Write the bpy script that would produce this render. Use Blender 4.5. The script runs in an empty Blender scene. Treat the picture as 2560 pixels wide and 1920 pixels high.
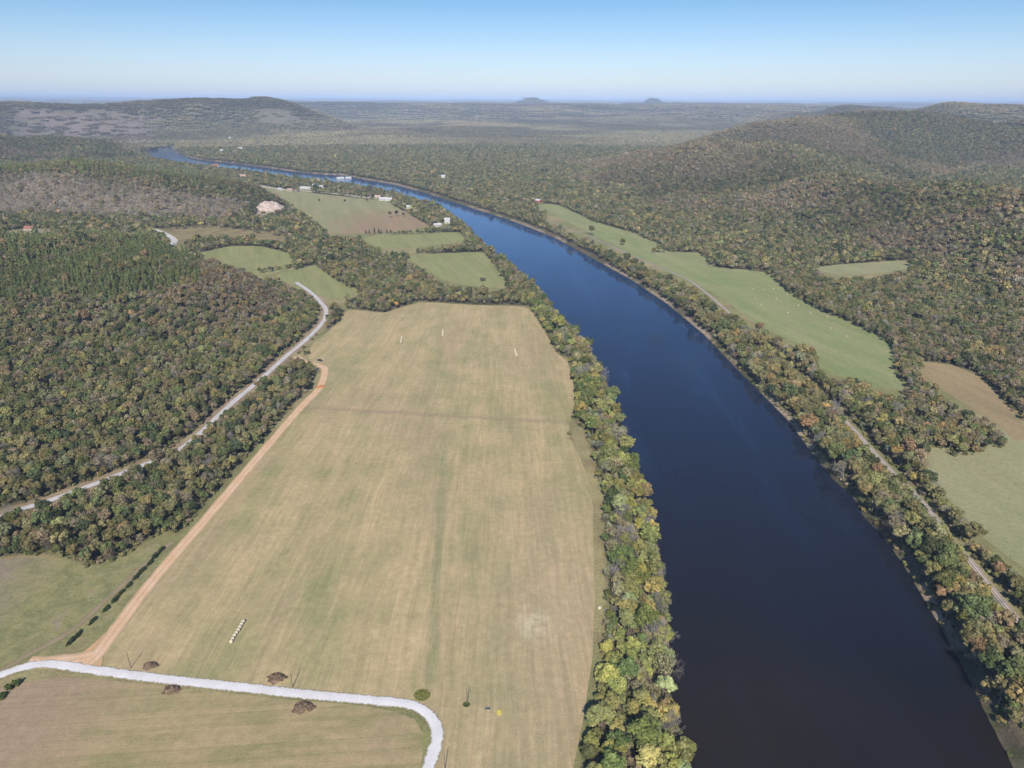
"""River valley from the air: hay field, wooded banks, wide river, forested hills."""
SUN=5.2; SKY=.10; AIR=1.0; DUST=.6; OZONE=1.6; HAZE_D=5.6e-5; HAZE_C=(.55,.71,1.); HAZE_G=-.35; SKY_TINT=[(0,(.88,1.10,1.85)),(.05,(.92,1.08,1.62)),(.09,(.94,1.05,1.46)),(.24,(.845,.98,1.29)),(.45,(.62,.85,1.13)),(1,(.55,.80,1.1))]
RIVER_LEFT = [(52.0,40.0),(55.0,100.0),(56.9,143.3),(59.3,159.3),(58.2,169.7),(58.7,185.3),(62.6,207.7),(68.8,240.1),(71.8,273.1),(74.0,304.7),(74.4,332.3),(73.0,364.2),(73.9,408.1),(73.8,453.2),(71.9,507.3),(67.0,549.9),(57.7,605.6),(41.8,672.1),(20.7,783.5),(-7.6,904.9),(-43.5,1029.4),(-87.4,1213.2),(-147.0,1403.9),(-203.7,1484.7),(-258.3,1584.0),(-326.2,1668.5),(-397.0,1742.1),(-483.0,1811.0),(-563.7,1885.7),(-647.1,1954.3),(-838.0,2121.2),(-1063.1,2318.0),(-1212.7,2458.1),(-1334.9,2618.4),(-1497.7,2932.1)]
RIVER_RIGHT = [(138.0,40.0),(152.0,100.0),(161.5,143.8),(166.6,159.8),(168.9,170.3),(173.3,190.1),(177.4,208.4),(179.9,223.8),(183.8,248.5),(186.3,265.1),(188.5,289.1),(186.8,307.8),(190.3,326.1),(187.4,346.1),(188.0,374.0),(190.4,427.2),(187.4,475.8),(184.4,524.1),(180.2,611.5),(167.2,717.1),(144.2,826.2),(111.0,942.1),(68.1,1091.6),(10.2,1230.5),(-42.4,1335.0),(-103.6,1450.8),(-203.3,1643.9),(-307.2,1818.2),(-399.7,1923.6),(-489.9,2042.0),(-562.4,2064.9),(-648.6,2129.3),(-793.8,2272.5),(-952.4,2417.7),(-1090.7,2523.6),(-1209.1,2662.6),(-1359.1,2918.0),(-1472.2,3136.7),(-1575.9,3391.8)]
HAY_FIELD = [(-158.3,196.7),(-159.1,202.8),(-159.4,215.6),(-159.1,245.9),(-155.9,298.4),(-151.6,362.6),(-145.8,425.8),(-141.7,463.8),(-148.1,503.7),(-156.6,517.9),(-169.8,527.3),(-176.6,566.4),(-166.5,638.6),(-171.6,676.7),(-149.7,672.0),(-128.9,661.0),(-114.7,684.4),(-99.7,705.7),(-72.0,700.8),(-32.4,692.6),(-3.3,693.1),(16.1,690.0),(24.3,644.6),(33.0,588.3),(36.9,545.7),(45.9,534.6),(46.5,470.4),(44.1,429.4),(38.1,414.6),(36.7,387.5),(40.7,366.2),(45.2,341.4),(41.1,286.9),(36.2,235.7),(31.8,203.9),(26.1,177.9),(20.7,156.3),(17.7,140.7),(-24.0,140.5),(-24.9,159.3),(-24.6,167.8),(-26.0,173.3),(-30.3,178.8),(-37.0,181.9),(-50.6,183.7),(-76.5,186.5),(-103.1,190.0),(-130.5,193.5)]
LOWER_FIELD = [(-198.5,184.7),(-186.6,186.9),(-180.0,192.3),(-168.9,194.0),(-151.9,191.4),(-128.3,188.9),(-101.5,185.7),(-75.5,182.9),(-50.0,180.3),(-38.2,178.7),(-32.0,175.6),(-28.1,169.9),(-27.8,162.7),(-29.1,152.7),(-29.6,140.4),(-165.0,139.8)]
MEADOW = [(-251.9,262.4),(-219.7,266.2),(-194.9,257.4),(-185.4,259.5),(-178.3,275.2),(-173.2,284.4),(-162.4,273.8),(-163.2,257.9),(-165.2,225.8),(-167.0,208.8),(-176.7,203.8),(-187.9,199.1),(-199.0,190.0)]
GREEN_FIELD_WEST = [(-435.4,943.9),(-410.3,996.1),(-368.9,993.7),(-314.1,946.6),(-287.9,888.9),(-285.1,852.0),(-308.3,817.3),(-352.0,843.1)]
GREEN_FIELD_SOUTH = [(-291.5,817.6),(-256.5,876.0),(-232.2,828.3),(-196.5,772.4),(-165.6,736.3),(-184.9,711.5),(-214.1,737.4)]
GREEN_FIELD_NORTH = [(-238.2,1065.2),(-176.2,1102.4),(-88.3,1117.0),(-73.9,1046.7),(-127.8,1006.2),(-181.5,981.4)]
GREEN_FIELD_EAST = [(-150.4,938.0),(-44.0,962.0),(-27.5,889.0),(-7.1,786.7),(-19.6,765.2),(-52.2,777.2),(-81.6,803.1),(-115.1,873.7)]
VILLAGE_FIELD = [(-627.8,1734.1),(-501.6,1629.8),(-351.3,1530.5),(-276.0,1481.7),(-197.4,1301.8),(-142.9,1167.7),(-207.9,1113.9),(-285.9,1095.5),(-340.4,1219.0),(-480.0,1489.1)]
PASTURE = [(48.8,1411.2),(69.3,1451.6),(91.8,1425.6),(140.9,1222.7),(190.8,1124.3),(215.4,1017.8),(218.2,964.8),(264.4,965.8),(254.7,868.2),(316.7,849.0),(308.8,748.7),(314.0,684.7),(325.0,644.7),(334.4,590.1),(334.6,569.9),(306.7,511.5),(293.6,464.6),(281.0,482.3),(271.2,499.2),(248.7,510.8),(272.4,572.7),(250.6,591.4),(241.6,640.4),(236.8,733.8),(224.3,784.5),(183.0,915.8),(134.9,1098.2),(81.4,1327.1)]
EAST_PASTURE = [(262.4,382.2),(268.9,366.6),(291.7,371.6),(313.7,380.9),(344.2,421.5),(364.4,404.1),(260.1,237.3),(239.1,255.9),(239.5,282.6),(242.9,307.3),(247.8,335.6),(250.8,359.6)]
STUBBLE_FIELD = [(338.9,533.0),(361.7,522.6),(368.0,502.3),(358.5,465.4),(345.8,421.5),(315.1,380.9),(336.2,421.4),(330.7,432.6),(324.1,448.2),(327.4,482.8)]
GLADE = [(383.8,870.8),(441.8,893.3),(535.7,920.5),(511.8,873.4),(455.7,846.9),(400.7,840.8)]
GRAVEL_LANE = [(-205.2,184.7),(-194.7,191.1),(-186.4,196.8),(-179.1,199.1),(-171.8,198.7),(-154.3,195.8),(-129.9,192.2),(-102.7,188.9),(-76.2,185.6),(-50.5,182.9),(-36.9,181.3),(-30.2,178.0),(-26.1,172.8),(-24.8,167.2),(-25.6,161.0),(-27.2,152.7),(-29.5,139.0)]
DIRT_ROAD = [(-163.6,196.7),(-160.8,202.7),(-160.8,217.7),(-160.6,248.1),(-156.9,299.7),(-152.8,364.3),(-147.8,435.0),(-144.0,469.9),(-149.0,505.7),(-156.1,515.9),(-168.6,523.1),(-181.0,537.1)]
DIRT_SPUR = [(-161.1,203.2),(-168.2,201.5),(-174.6,200.3),(-184.9,199.8)]
SIDE_TRACK = [(-199.8,191.1),(-192.9,196.1),(-187.5,203.8),(-178.8,216.3),(-174.7,234.3),(-171.3,252.9),(-168.0,270.1),(-165.1,276.8)]
UPPER_ROAD = [(-254.2,786.4),(-224.4,741.2),(-204.4,703.9),(-190.6,673.0),(-183.4,633.8),(-185.0,578.7),(-189.5,539.2),(-193.8,483.8),(-198.7,440.7),(-201.8,387.0),(-207.1,366.7),(-220.3,348.5),(-234.3,330.2),(-247.6,314.4),(-258.4,304.4),(-269.2,292.5)]
RAILWAY = [(48.6,1271.1),(94.6,1151.8),(130.5,1059.2),(159.4,966.6),(188.6,880.0),(209.8,815.6),(217.2,757.1),(221.2,663.4),(223.0,584.6),(223.8,529.3),(225.5,478.8),(225.6,410.9),(222.7,361.6),(221.8,313.8),(217.0,282.1),(216.4,266.6),(214.4,250.2),(211.3,222.3),(209.0,198.0)]
PASTURE_TRACK = [(216.9,958.5),(247.3,923.0),(256.7,886.8),(280.9,866.1),(315.1,861.6)]
RAIL_VERGE = [(74.1,1356.2),(134.9,1098.2),(183.0,915.8),(224.3,784.5),(222.6,676.5),(215.5,676.3),(214.1,745.1),(206.1,799.6),(185.0,861.6),(156.1,944.8),(127.6,1033.4),(59.9,1240.4)]
HEDGES = [[(-134.1,950.6),(-96.0,957.7),(-37.7,968.5)],[(-131.7,956.9),(-96.9,967.2),(-36.8,978.2)],[(-313.2,831.5),(-291.0,851.9),(-279.6,872.9)],[(-192.0,1089.8),(-154.0,1102.9),(-88.6,1121.2)],[(-141.7,1124.0),(-112.7,1137.6),(-83.1,1151.4)],[(-244.8,1042.5),(-230.4,1014.2),(-202.8,971.2)],[(-179.2,707.9),(-162.4,687.0),(-146.0,677.1)]]
DIRT_JUNCTION = [(-174.3,199.4),(-170.1,201.7),(-166.1,205.6),(-164.4,214.6),(-162.9,220.9),(-159.1,218.8),(-159.2,211.3),(-158.4,205.2),(-157.0,200.4),(-154.3,196.1),(-164.2,197.8)]
ACCENT_TREES = [(75.0,287.2,6,'golden'),(73.5,311.7,5,'rust'),(61.0,176.1,9,'golden'),(59.9,188.3,5,'golden'),(197.7,352.4,6,'rust'),(236.9,359.5,7,'golden'),(182.6,236.7,7,'rust'),(184.5,320.4,5,'bare'),(70.6,256.3,5,'bare'),(68.2,235.9,5,'silver green'),(66.5,223.2,4,'bare'),(64.6,201.8,5,'yellow green'),(77.8,503.6,6,'silver green'),(79.2,462.1,5,'rust'),(74.7,381.6,4,'silver green'),(39.8,197.0,12,'yellow green'),(32.0,176.0,9,'olive'),(50.0,190.4,7,'grey brown'),(54.0,283.1,7,'grey brown'),(195.3,382.8,5,'bare'),(257.8,455.7,9,'golden'),(402.5,544.9,14,'golden'),(316.7,482.7,8,'rust'),(229.2,578.3,8,'golden')]
COUNTY_ROAD = [(-590.3,1130.7),(-561.4,1101.7),(-523.5,1055.0),(-500.0,1011.5),(-477.6,958.3)]
VILLAGE_ROAD = [(-634.4,1753.4),(-560.6,1680.5),(-495.9,1647.3),(-408.5,1599.6),(-309.7,1524.4)]
PINE_HILL = [(-837.1,1064.1),(-789.1,1056.9),(-624.4,1081.9),(-430.3,893.3),(-341.4,746.6),(-307.1,654.8),(-360.0,638.8),(-429.5,643.0),(-485.9,626.2),(-518.1,621.8)]
PINE_CREST = [(-1722.1,2278.4),(-1650.2,2301.2),(-954.2,2134.2),(-691.2,1796.7),(-587.8,1404.8),(-619.3,1371.6),(-797.9,1424.6),(-929.9,1415.6),(-1060.9,1471.5),(-1576.3,2074.8)]
BARE_SLOPE = [(-1130.7,1486.8),(-1054.5,1461.0),(-781.2,1389.9),(-625.1,1341.7),(-474.3,1309.4),(-492.8,1215.9),(-660.4,1225.1),(-843.2,1256.5),(-969.2,1245.5)]
MOUNTAIN_BARE = [(-2880.9,4244.3),(-2620.2,4339.9),(-2361.0,4316.0),(-2059.9,4267.7),(-1840.1,3720.1),(-1329.2,2549.7),(-1431.7,2610.3),(-2145.5,3692.4),(-1786.3,2663.2),(-2776.3,3987.0)]
MOUNTAIN_SCREE = [(-1562.6,4442.8),(-1359.9,4508.8),(-1177.3,4434.1),(-1283.5,4310.0),(-1496.3,4305.6)]
ROCK_FACE = [(-452.9,1213.7),(-459.4,1269.2),(-465.6,1347.3),(-450.7,1381.1),(-414.4,1322.5),(-421.3,1248.2),(-433.8,1222.6)]
ROAD_CLEARING = [(-585.9,1146.1),(-515.5,1171.1),(-414.6,1128.4),(-339.0,1077.0),(-355.5,1037.9),(-452.0,1069.5),(-485.7,1016.5),(-428.5,860.9),(-539.2,1071.0)]
HOUSE_CLEARING = [(-815.3,1105.4),(-798.4,1136.2),(-755.7,1128.8),(-714.7,1063.2),(-759.0,1054.5),(-788.5,1061.2)]
POLES = [(-144.2,197.5),(-80.1,188.5),(-15.5,181.2),(-21.1,155.3)]
BALE_ENDS = [(-111.1,210.9),(-110.4,222.1)]
FAR_BALE_ROWS = [(-98.8,573.6),(-100.1,587.7),(-63.6,592.1),(-64.7,608.3),(3.8,540.7),(2.3,555.6)]
LONE_BALE = [(37.6,231.1)]
PASTURE_BALES = [(274.7,762.4),(285.7,758.3),(299.0,764.3),(263.2,698.8),(304.9,738.4),(301.3,696.3),(314.2,654.8),(302.0,619.0),(306.3,595.0),(287.1,721.4),(303.5,669.7),(265.0,724.3),(280.2,669.3)]
BRUSH = [(-87.4,192.7),(-124.0,187.0),(-73.7,179.5),(-137.3,198.4)]
MOUND = [(-32.1,185.3)]
DITCH_SHRUBS = [(-167.3,270.0),(-168.2,265.6),(-168.0,260.3),(-168.9,254.8),(-169.5,250.7),(-169.6,244.6),(-170.3,239.7),(-170.8,235.5),(-171.3,229.4),(-172.8,222.4),(-174.4,214.7),(-175.0,210.2)]
CORNER_BUSHES = [(-182.0,189.0),(-182.9,186.7),(-183.3,183.4)]
TRUCK = [(-158.4,526.4)]
CAR = [(-184.0,652.1)]
DIRT_PILE = [(-143.8,471.7)]
YELLOW = [(-4.4,177.7),(-3.6,177.7)]
GREY_KIT = [(-8.1,179.2)]
LONE_TREES = [(123.8,1097.9),(163.5,1016.6),(205.6,967.7),(199.7,964.4),(213.6,964.7),(-223.8,1263.1),(-212.1,1274.1),(-198.7,1263.8),(-236.2,879.2),(-404.4,1463.3),(-305.4,1466.6),(-350.0,1458.2)]
CEDARS = [(-233.7,1096.8),(-228.6,1096.9),(-220.5,1097.2),(-213.2,1097.3),(-209.5,1097.4),(-200.7,1097.7)]
FIELD_SHRUB = [(-34.2,797.3)]
HOUSES = [(-785.5,1120.6,'r'),(-114.3,1206.7,'w'),(-517.0,1638.2,'t'),(-545.8,1654.3,'w'),(-501.0,1684.2,'w'),(-484.1,1675.0,'w'),(-465.2,1703.8,'w'),(-488.3,1739.8,'w'),(-275.5,1490.1,'w'),(-262.6,1483.2,'w'),(-293.8,1525.1,'p'),(-204.8,1379.1,'w'),(53.7,1472.0,'b'),(-954.9,2289.3,'o'),(-127.9,1173.2,'w'),(-471.1,1934.4,'w'),(-452.3,1946.7,'w'),(-189.5,1935.0,'w'),(-736.1,1934.0,'t'),(-1167.7,2886.3,'w'),(-1154.7,3052.8,'w'),(-1492.7,3824.1,'w')]
NEAR_MARGINS = [[(-423.2,917.5),(-398.8,968.2),(-358.6,965.9),(-305.3,920.1),(-279.8,864.0),(-277.1,828.1),(-299.7,794.4),(-342.1,819.5)],[(-411.5,892.0),(-387.7,941.3),(-348.6,939.0),(-296.8,894.5),(-272.1,840.0),(-269.4,805.1),(-291.3,772.3),(-332.6,796.7)],[(-283.3,794.7),(-249.3,851.5),(-225.7,805.1),(-191.0,750.8),(-161.0,715.7),(-179.7,691.6),(-208.1,716.8)],[(-275.5,772.6),(-242.4,827.8),(-219.4,782.7),(-185.7,729.9),(-156.5,695.8),(-174.7,672.4),(-202.3,696.8)],[(-231.5,1035.4),(-171.3,1071.5),(-85.8,1085.7),(-71.8,1017.4),(-124.2,978.0),(-176.4,953.9)],[(-225.1,1006.6),(-166.5,1041.8),(-83.4,1055.6),(-69.8,989.1),(-120.8,950.9),(-171.5,927.4)],[(-146.2,911.7),(-42.8,935.1),(-26.7,864.1),(-6.9,764.7),(-19.1,743.8),(-50.7,755.4),(-79.3,780.6),(-111.9,849.2)],[(-142.1,886.4),(-41.6,909.1),(-26.0,840.1),(-6.7,743.4),(-18.5,723.1),(-49.3,734.5),(-77.1,758.9),(-108.8,825.6)],[(-610.2,1685.5),(-487.6,1584.2),(-341.5,1487.6),(-268.3,1440.2),(-191.9,1265.3),(-138.9,1135.0),(-202.1,1082.7),(-277.9,1064.8),(-330.9,1184.9),(-466.6,1447.4)],[(-593.3,1638.7),(-474.0,1540.2),(-332.0,1446.3),(-260.8,1400.2),(-186.5,1230.2),(-135.0,1103.5),(-196.5,1052.6),(-270.2,1035.2),(-321.7,1152.0),(-453.6,1407.2)],[(47.4,1371.7),(67.4,1411.0),(89.2,1385.7),(137.0,1188.5),(185.5,1092.8),(209.4,989.3),(212.1,937.8),(257.0,938.8),(247.6,843.9),(307.8,825.2),(300.2,727.7),(305.2,665.5),(315.9,626.6),(325.0,573.6),(325.2,553.9),(298.1,497.2),(285.4,451.6),(273.1,468.8),(263.6,485.2),(241.7,496.5),(264.8,556.7),(243.6,574.8),(234.8,622.5),(230.2,713.3),(218.0,762.5),(177.9,890.2),(131.1,1067.5),(79.1,1289.9)],[(46.1,1333.6),(65.5,1371.8),(86.8,1347.2),(133.2,1155.5),(180.3,1062.5),(203.6,961.8),(206.2,911.7),(249.9,912.7),(240.7,820.4),(299.3,802.3),(291.8,707.5),(296.7,647.0),(307.1,609.2),(316.0,557.6),(316.2,538.6),(289.8,483.4),(277.5,439.0),(265.5,455.8),(256.3,471.7),(235.0,482.7),(257.4,541.2),(236.8,558.9),(228.3,605.2),(223.8,693.4),(212.0,741.4),(172.9,865.4),(127.5,1037.8),(76.9,1254.1)],[(329.4,518.1),(351.6,508.0),(357.7,488.2),(348.5,452.4),(336.1,409.7),(306.3,370.2),(326.8,409.6),(321.4,420.5),(315.0,435.7),(318.2,469.3)],[(320.3,503.7),(341.8,493.9),(347.8,474.7),(338.8,439.8),(326.8,398.3),(297.8,360.0),(317.7,398.2),(312.5,408.8),(306.3,423.5),(309.4,456.2)],[(373.1,846.4),(429.4,868.3),(520.7,894.7),(497.5,848.9),(442.9,823.2),(389.5,817.3)],[(362.7,822.9),(417.5,844.2),(506.2,869.9),(483.7,825.4),(430.6,800.3),(378.7,794.6)],[(255.1,371.5),(261.4,356.3),(283.5,361.2),(304.9,370.2),(334.6,409.7),(354.2,392.8),(252.8,230.7),(232.4,248.7),(232.8,274.7),(236.1,298.7),(240.9,326.2),(243.8,349.5)],[(248.0,361.2),(254.1,346.4),(275.7,351.2),(296.4,360.0),(325.3,398.3),(344.4,381.9),(245.8,224.2),(225.9,241.8),(226.3,267.1),(229.5,290.4),(234.2,317.1),(237.0,339.8)],[(-452.9,1213.7),(-459.4,1269.2),(-465.6,1347.3),(-450.7,1381.1),(-414.4,1322.5),(-421.3,1248.2),(-433.8,1222.6)],[(-568.3,1111.7),(-500.0,1136.0),(-402.2,1094.5),(-328.8,1044.7),(-344.8,1006.8),(-438.4,1037.4),(-471.1,986.0),(-415.6,835.1),(-523.0,1038.9)],[(74.1,1356.2),(134.9,1098.2),(183.0,915.8),(224.3,784.5),(222.6,676.5),(215.5,676.3),(214.1,745.1),(206.1,799.6),(185.0,861.6),(156.1,944.8),(127.6,1033.4),(59.9,1240.4)],[(72.2,1322.3),(131.5,1070.7),(178.4,892.9),(218.7,764.9),(217.0,659.6),(210.1,659.4),(208.7,726.5),(200.9,779.6),(180.4,840.1),(152.2,921.2),(124.4,1007.6),(58.4,1209.4)],[(70.8,1295.2),(128.8,1048.8),(174.8,874.6),(214.2,749.2),(212.6,646.1),(205.8,645.9),(204.5,711.6),(196.8,763.6),(176.7,822.8),(149.1,902.3),(121.9,986.9),(57.2,1184.6)]]
VERGES = [[(-173.6,285.2),(-159.7,281.4),(-160.6,248.1),(-159.5,200.4),(-183.7,197.9),(-198.5,184.7),(-204.7,197.8),(-177.5,205.0),(-167.7,210.0),(-165.5,226.3),(-163.7,258.9)],[(43.3,336.3),(50.6,331.3),(40.0,235.8),(35.0,204.0),(28.8,177.9),(22.8,159.6),(18.6,137.8),(13.6,137.8),(21.5,166.6)],[(39.0,425.6),(47.1,397.4),(48.4,346.7),(48.9,316.9),(43.9,316.9),(37.2,357.6)]]
HOUSE_MARGINS = [[(-114.3,1206.7),(-113.2,1194.6),(-110.6,1168.1)],[(-517.0,1638.2),(-509.2,1613.6),(-500.5,1585.8)],[(-545.8,1654.3),(-537.6,1629.5),(-528.3,1601.4)],[(-501.0,1684.2),(-493.5,1658.9),(-485.0,1630.3)],[(-484.1,1675.0),(-476.8,1649.9),(-468.6,1621.4)],[(-465.2,1703.8),(-458.2,1678.2),(-450.3,1649.3)],[(-488.3,1739.8),(-481.0,1713.7),(-472.7,1684.1)],[(-275.5,1490.1),(-272.7,1475.2),(-266.7,1442.4)],[(-262.6,1483.2),(-260.0,1468.4),(-254.2,1435.7)],[(-293.8,1525.1),(-289.4,1502.2),(-284.4,1476.3)],[(-204.8,1379.1),(-202.8,1365.3),(-198.2,1335.0)],[(53.7,1472.0),(53.2,1457.3),(52.0,1424.9)],[(-954.9,2289.3),(-940.6,2255.0),(-924.3,2216.0)],[(-127.9,1173.2),(-126.6,1161.5),(-123.8,1135.7)],[(-471.1,1934.4),(-464.0,1905.4),(-456.0,1872.5)],[(-452.3,1946.7),(-445.5,1917.5),(-437.8,1884.4)],[(-189.5,1935.0),(-186.7,1906.0),(-183.4,1873.1)],[(-736.1,1934.0),(-725.1,1905.0),(-712.5,1872.1)],[(-1167.7,2886.3),(-1150.2,2843.0),(-1130.3,2793.9)],[(-1154.7,3052.8),(-1137.4,3007.0),(-1117.7,2955.1)],[(-1492.7,3824.1),(-1470.3,3766.7),(-1444.9,3701.7)]]
ROAD_MARGINS = [[(-244.0,754.9),(-215.4,711.6),(-196.2,675.7),(-183.0,646.1),(-176.1,608.4),(-177.6,555.6),(-181.9,517.6),(-186.0,464.4),(-190.8,423.1)],[(-249.4,771.5),(-220.1,727.1),(-200.5,690.5),(-187.0,660.2),(-179.9,621.8),(-181.5,567.7),(-185.9,529.0),(-190.1,474.6),(-194.9,432.3),(-198.0,379.6),(-203.2,359.7),(-216.1,341.9),(-229.8,323.9),(-242.9,308.4),(-253.5,298.6)],[(217.8,308.2),(213.1,277.0),(212.5,261.8),(210.5,245.7),(207.5,218.3),(205.2,194.4)],[(47.4,1239.3),(92.2,1123.0),(127.2,1032.7),(155.4,942.4),(183.9,858.0),(204.6,795.2),(211.8,738.2),(215.7,646.8)],[(218.8,398.6),(216.0,350.8)]]
import numpy as np
def smooth(a,b,x):
    t=np.clip((x-a)/(b-a),0,1); return t*t*(3-2*t)
def _h(ix,iy,s):
    n=(ix.astype(np.int64)*374761393+iy.astype(np.int64)*668265263+s*974634541)&0x7fffffff
    n=((n^(n>>13))*1274126177)&0x7fffffff
    return ((n^(n>>16))&0xffff)/65535.0
def vnoise(x,y,s=0):
    ix=np.floor(x); iy=np.floor(y); fx=x-ix; fy=y-iy
    fx=fx*fx*(3-2*fx); fy=fy*fy*(3-2*fy)
    a=_h(ix,iy,s);b=_h(ix+1,iy,s);c=_h(ix,iy+1,s);d=_h(ix+1,iy+1,s)
    return (a*(1-fx)+b*fx)*(1-fy)+(c*(1-fx)+d*fx)*fy
def fbm(x,y,s=0,o=4):
    r=0;a=.5
    for i in range(o):
        r=r+a*vnoise(x,y,s+i); x=x*2.03+17; y=y*2.03+31; a*=.5
    return r/(1-.5**o)
def seg_dist(px,py,ax,ay,bx,by):
    dx,dy=bx-ax,by-ay; t=np.clip(((px-ax)*dx+(py-ay)*dy)/(dx*dx+dy*dy+1e-9),0,1)
    return np.hypot(px-ax-t*dx,py-ay-t*dy),t
# ridge lines: points (x, y, height, half width)
RIDGES=[[(-703, 760, 46, 300), (-584, 780, 45, 300), (-480, 785, 48, 290), (-391, 740, 42, 210), (-301, 690, 36, 150)],
 [(-1350, 1480, 69, 290), (-1062, 1480, 70, 280), (-824, 1480, 64, 260), (-649, 1450, 58, 240), (-539, 1400, 41, 220), (-436, 1300, 20, 150), (-372, 1220, 5, 100)],
 [(-3545, 4300, 133, 900), (-2953, 4400, 168, 850), (-2710, 4500, 162, 850), (-2397, 4500, 172, 850), (-2099, 4600, 202, 900), (-1850, 4700, 207, 900), (-1615, 4700, 202, 800), (-1444, 4700, 155, 600), (-1219, 4600, 75, 450)],
 [(-2411, 2700, 111, 700), (-1903, 2700, 93, 600), (-1622, 2650, 63, 420), (-1419, 2600, 17, 220)],
 [(453, 1900, 76, 350), (664, 2300, 75, 500), (878, 2600, 98, 520), (1232, 2900, 118, 600), (1416, 3000, 129, 640), (1612, 2900, 142, 650), (1948, 2700, 131, 650)],
 [(1394, 2950, 125, 600), (759, 2000, 73, 420), (511, 1600, 47, 300)],
 [(633, 2000, 60, 260), (637, 1700, 73, 280), (669, 1300, 75, 270), (727, 1000, 71, 260), (761, 820, 67, 260)],
 [(380, 1480, 29, 180), (521, 1220, 11, 180), (633, 1120, 0, 150)],
 [(2085, 5600, 116, 800), (2279, 5400, 138, 900), (2401, 5200, 175, 800), (2550, 5000, 146, 900), (2523, 4500, 147, 900), (2570, 4200, 190, 900), (3062, 4100, 188, 900), (3737, 4000, 197, 1000)],
 [(-1227, 3500, 10, 300), (-1041, 4000, 22, 500), (-583, 4400, 31, 600), (347, 6000, 27, 700)],
 [(18, 2300, -3, 240), (469, 2500, 20, 260)],
 [(220, 10996, 190, 420), (346, 10996, 190, 420)],
 [(2265, 12284, 225, 330), (2364, 12284, 225, 330)],
 [(129, 10797, 150, 900), (399, 10797, 150, 900)],
 [(635, 13982, 160, 500), (785, 13982, 160, 500)],
 [(2553, 8603, 150, 600), (2733, 8603, 150, 600)],
 [(3171, 8928, 150, 500), (3321, 8928, 150, 500)],
 [(-717, 8979, 120, 700), (-507, 8979, 120, 700)]]
def poly_sd(px,py,poly):
    # signed distance to a polygon, positive outside
    P=np.asarray(poly,float); px=np.asarray(px,float); py=np.asarray(py,float)
    d=np.full(px.shape,1e12); ins=np.zeros(px.shape,bool)
    for (ax,ay),(bx,by) in zip(P,np.roll(P,-1,0)):
        ex,ey=bx-ax,by-ay; t=np.clip(((px-ax)*ex+(py-ay)*ey)/(ex*ex+ey*ey+1e-9),0,1)
        d=np.minimum(d,(px-ax-t*ex)**2+(py-ay-t*ey)**2)
        if ay!=by: ins^=((ay>py)!=(by>py))&(px<ex*(py-ay)/(by-ay)+ax)
    return np.where(ins,-1,1)*np.sqrt(d)
def near(px,py,poly,m):
    P=np.asarray(poly); return (px>P[:,0].min()-m)&(px<P[:,0].max()+m)&(py>P[:,1].min()-m)&(py<P[:,1].max()+m)
def line_dist(px,py,line):
    d=np.full(np.shape(px),1e9)
    for (ax,ay),(bx,by) in zip(line[:-1],line[1:]): d=np.minimum(d,seg_dist(px,py,ax,ay,bx,by)[0])
    return d
FLATS=[GREEN_FIELD_WEST,GREEN_FIELD_SOUTH,GREEN_FIELD_NORTH,GREEN_FIELD_EAST,VILLAGE_FIELD,PASTURE,HAY_FIELD,MEADOW,UPPER_ROAD,GLADE,STUBBLE_FIELD,EAST_PASTURE]
def gully(x,y):
    # 1 along the bottom of hollows, 0 on spurs
    a=fbm(x/560+fbm(x/300,y/300,57,2)*.6,y/560,51,3); return 1-np.clip(np.abs(a-.5)*5.5,0,1)
def terrain(x,y):
    x=np.atleast_1d(np.asarray(x,float));y=np.atleast_1d(np.asarray(y,float))
    wx=x+40*(fbm(x/260,y/260,5,3)-.5); wy=y+40*(fbm(x/260,y/260,9,3)-.5)
    z=np.zeros_like(wx)
    for R in RIDGES:
        best=np.zeros_like(z)
        for (ax,ay,ah,aw),(bx,by,bh,bw) in zip(R[:-1],R[1:]):
            d,t=seg_dist(wx,wy,ax,ay,bx,by)
            w=aw+t*(bw-aw); h=ah+t*(bh-ah)
            q=np.clip(d/w,0,1)
            best=np.maximum(best,h*(1-q*q*(3-2*q))**1.15)
        z=np.maximum(z,best)+.25*np.minimum(z,best)
    r=np.hypot(x,y)
    n=fbm(x/420,y/420,21,4)
    z=z*(1+(.40*n-.20)*(1-.75*smooth(90,150,z)))
    g=smooth(4200,9000,r)
    far=g*(10+150*smooth(.3,.8,fbm(x/2400,y/1300,33,5))+70*smooth(20000,45000,r))
    hump=smooth(5,40,z)
    z=z*(1-.46*hump*gully(x,y)*(1-.8*smooth(100,160,z)))+hump*3
    z=z+hump*10*(1-.6*smooth(90,150,z))*(fbm(x/110,y/110,41,3)-.5)
    z=np.where(far>z,far,z+.0*far)
    z=np.maximum(z-1.0,0)
    for f in FLATS:            # fields and roads lie level on the valley floor
        m=near(x,y,f,80)
        if m.any():
            d=poly_sd(x[m],y[m],f) if f is not UPPER_ROAD else line_dist(x[m],y[m],f)-8
            z[m]*=smooth(4,75,d)
    return z
import bpy, math, random
from mathutils import Vector, Matrix
rng=np.random.default_rng(7)
random.seed(7)
sc=bpy.context.scene
col=sc.collection
D=bpy.data
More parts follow.
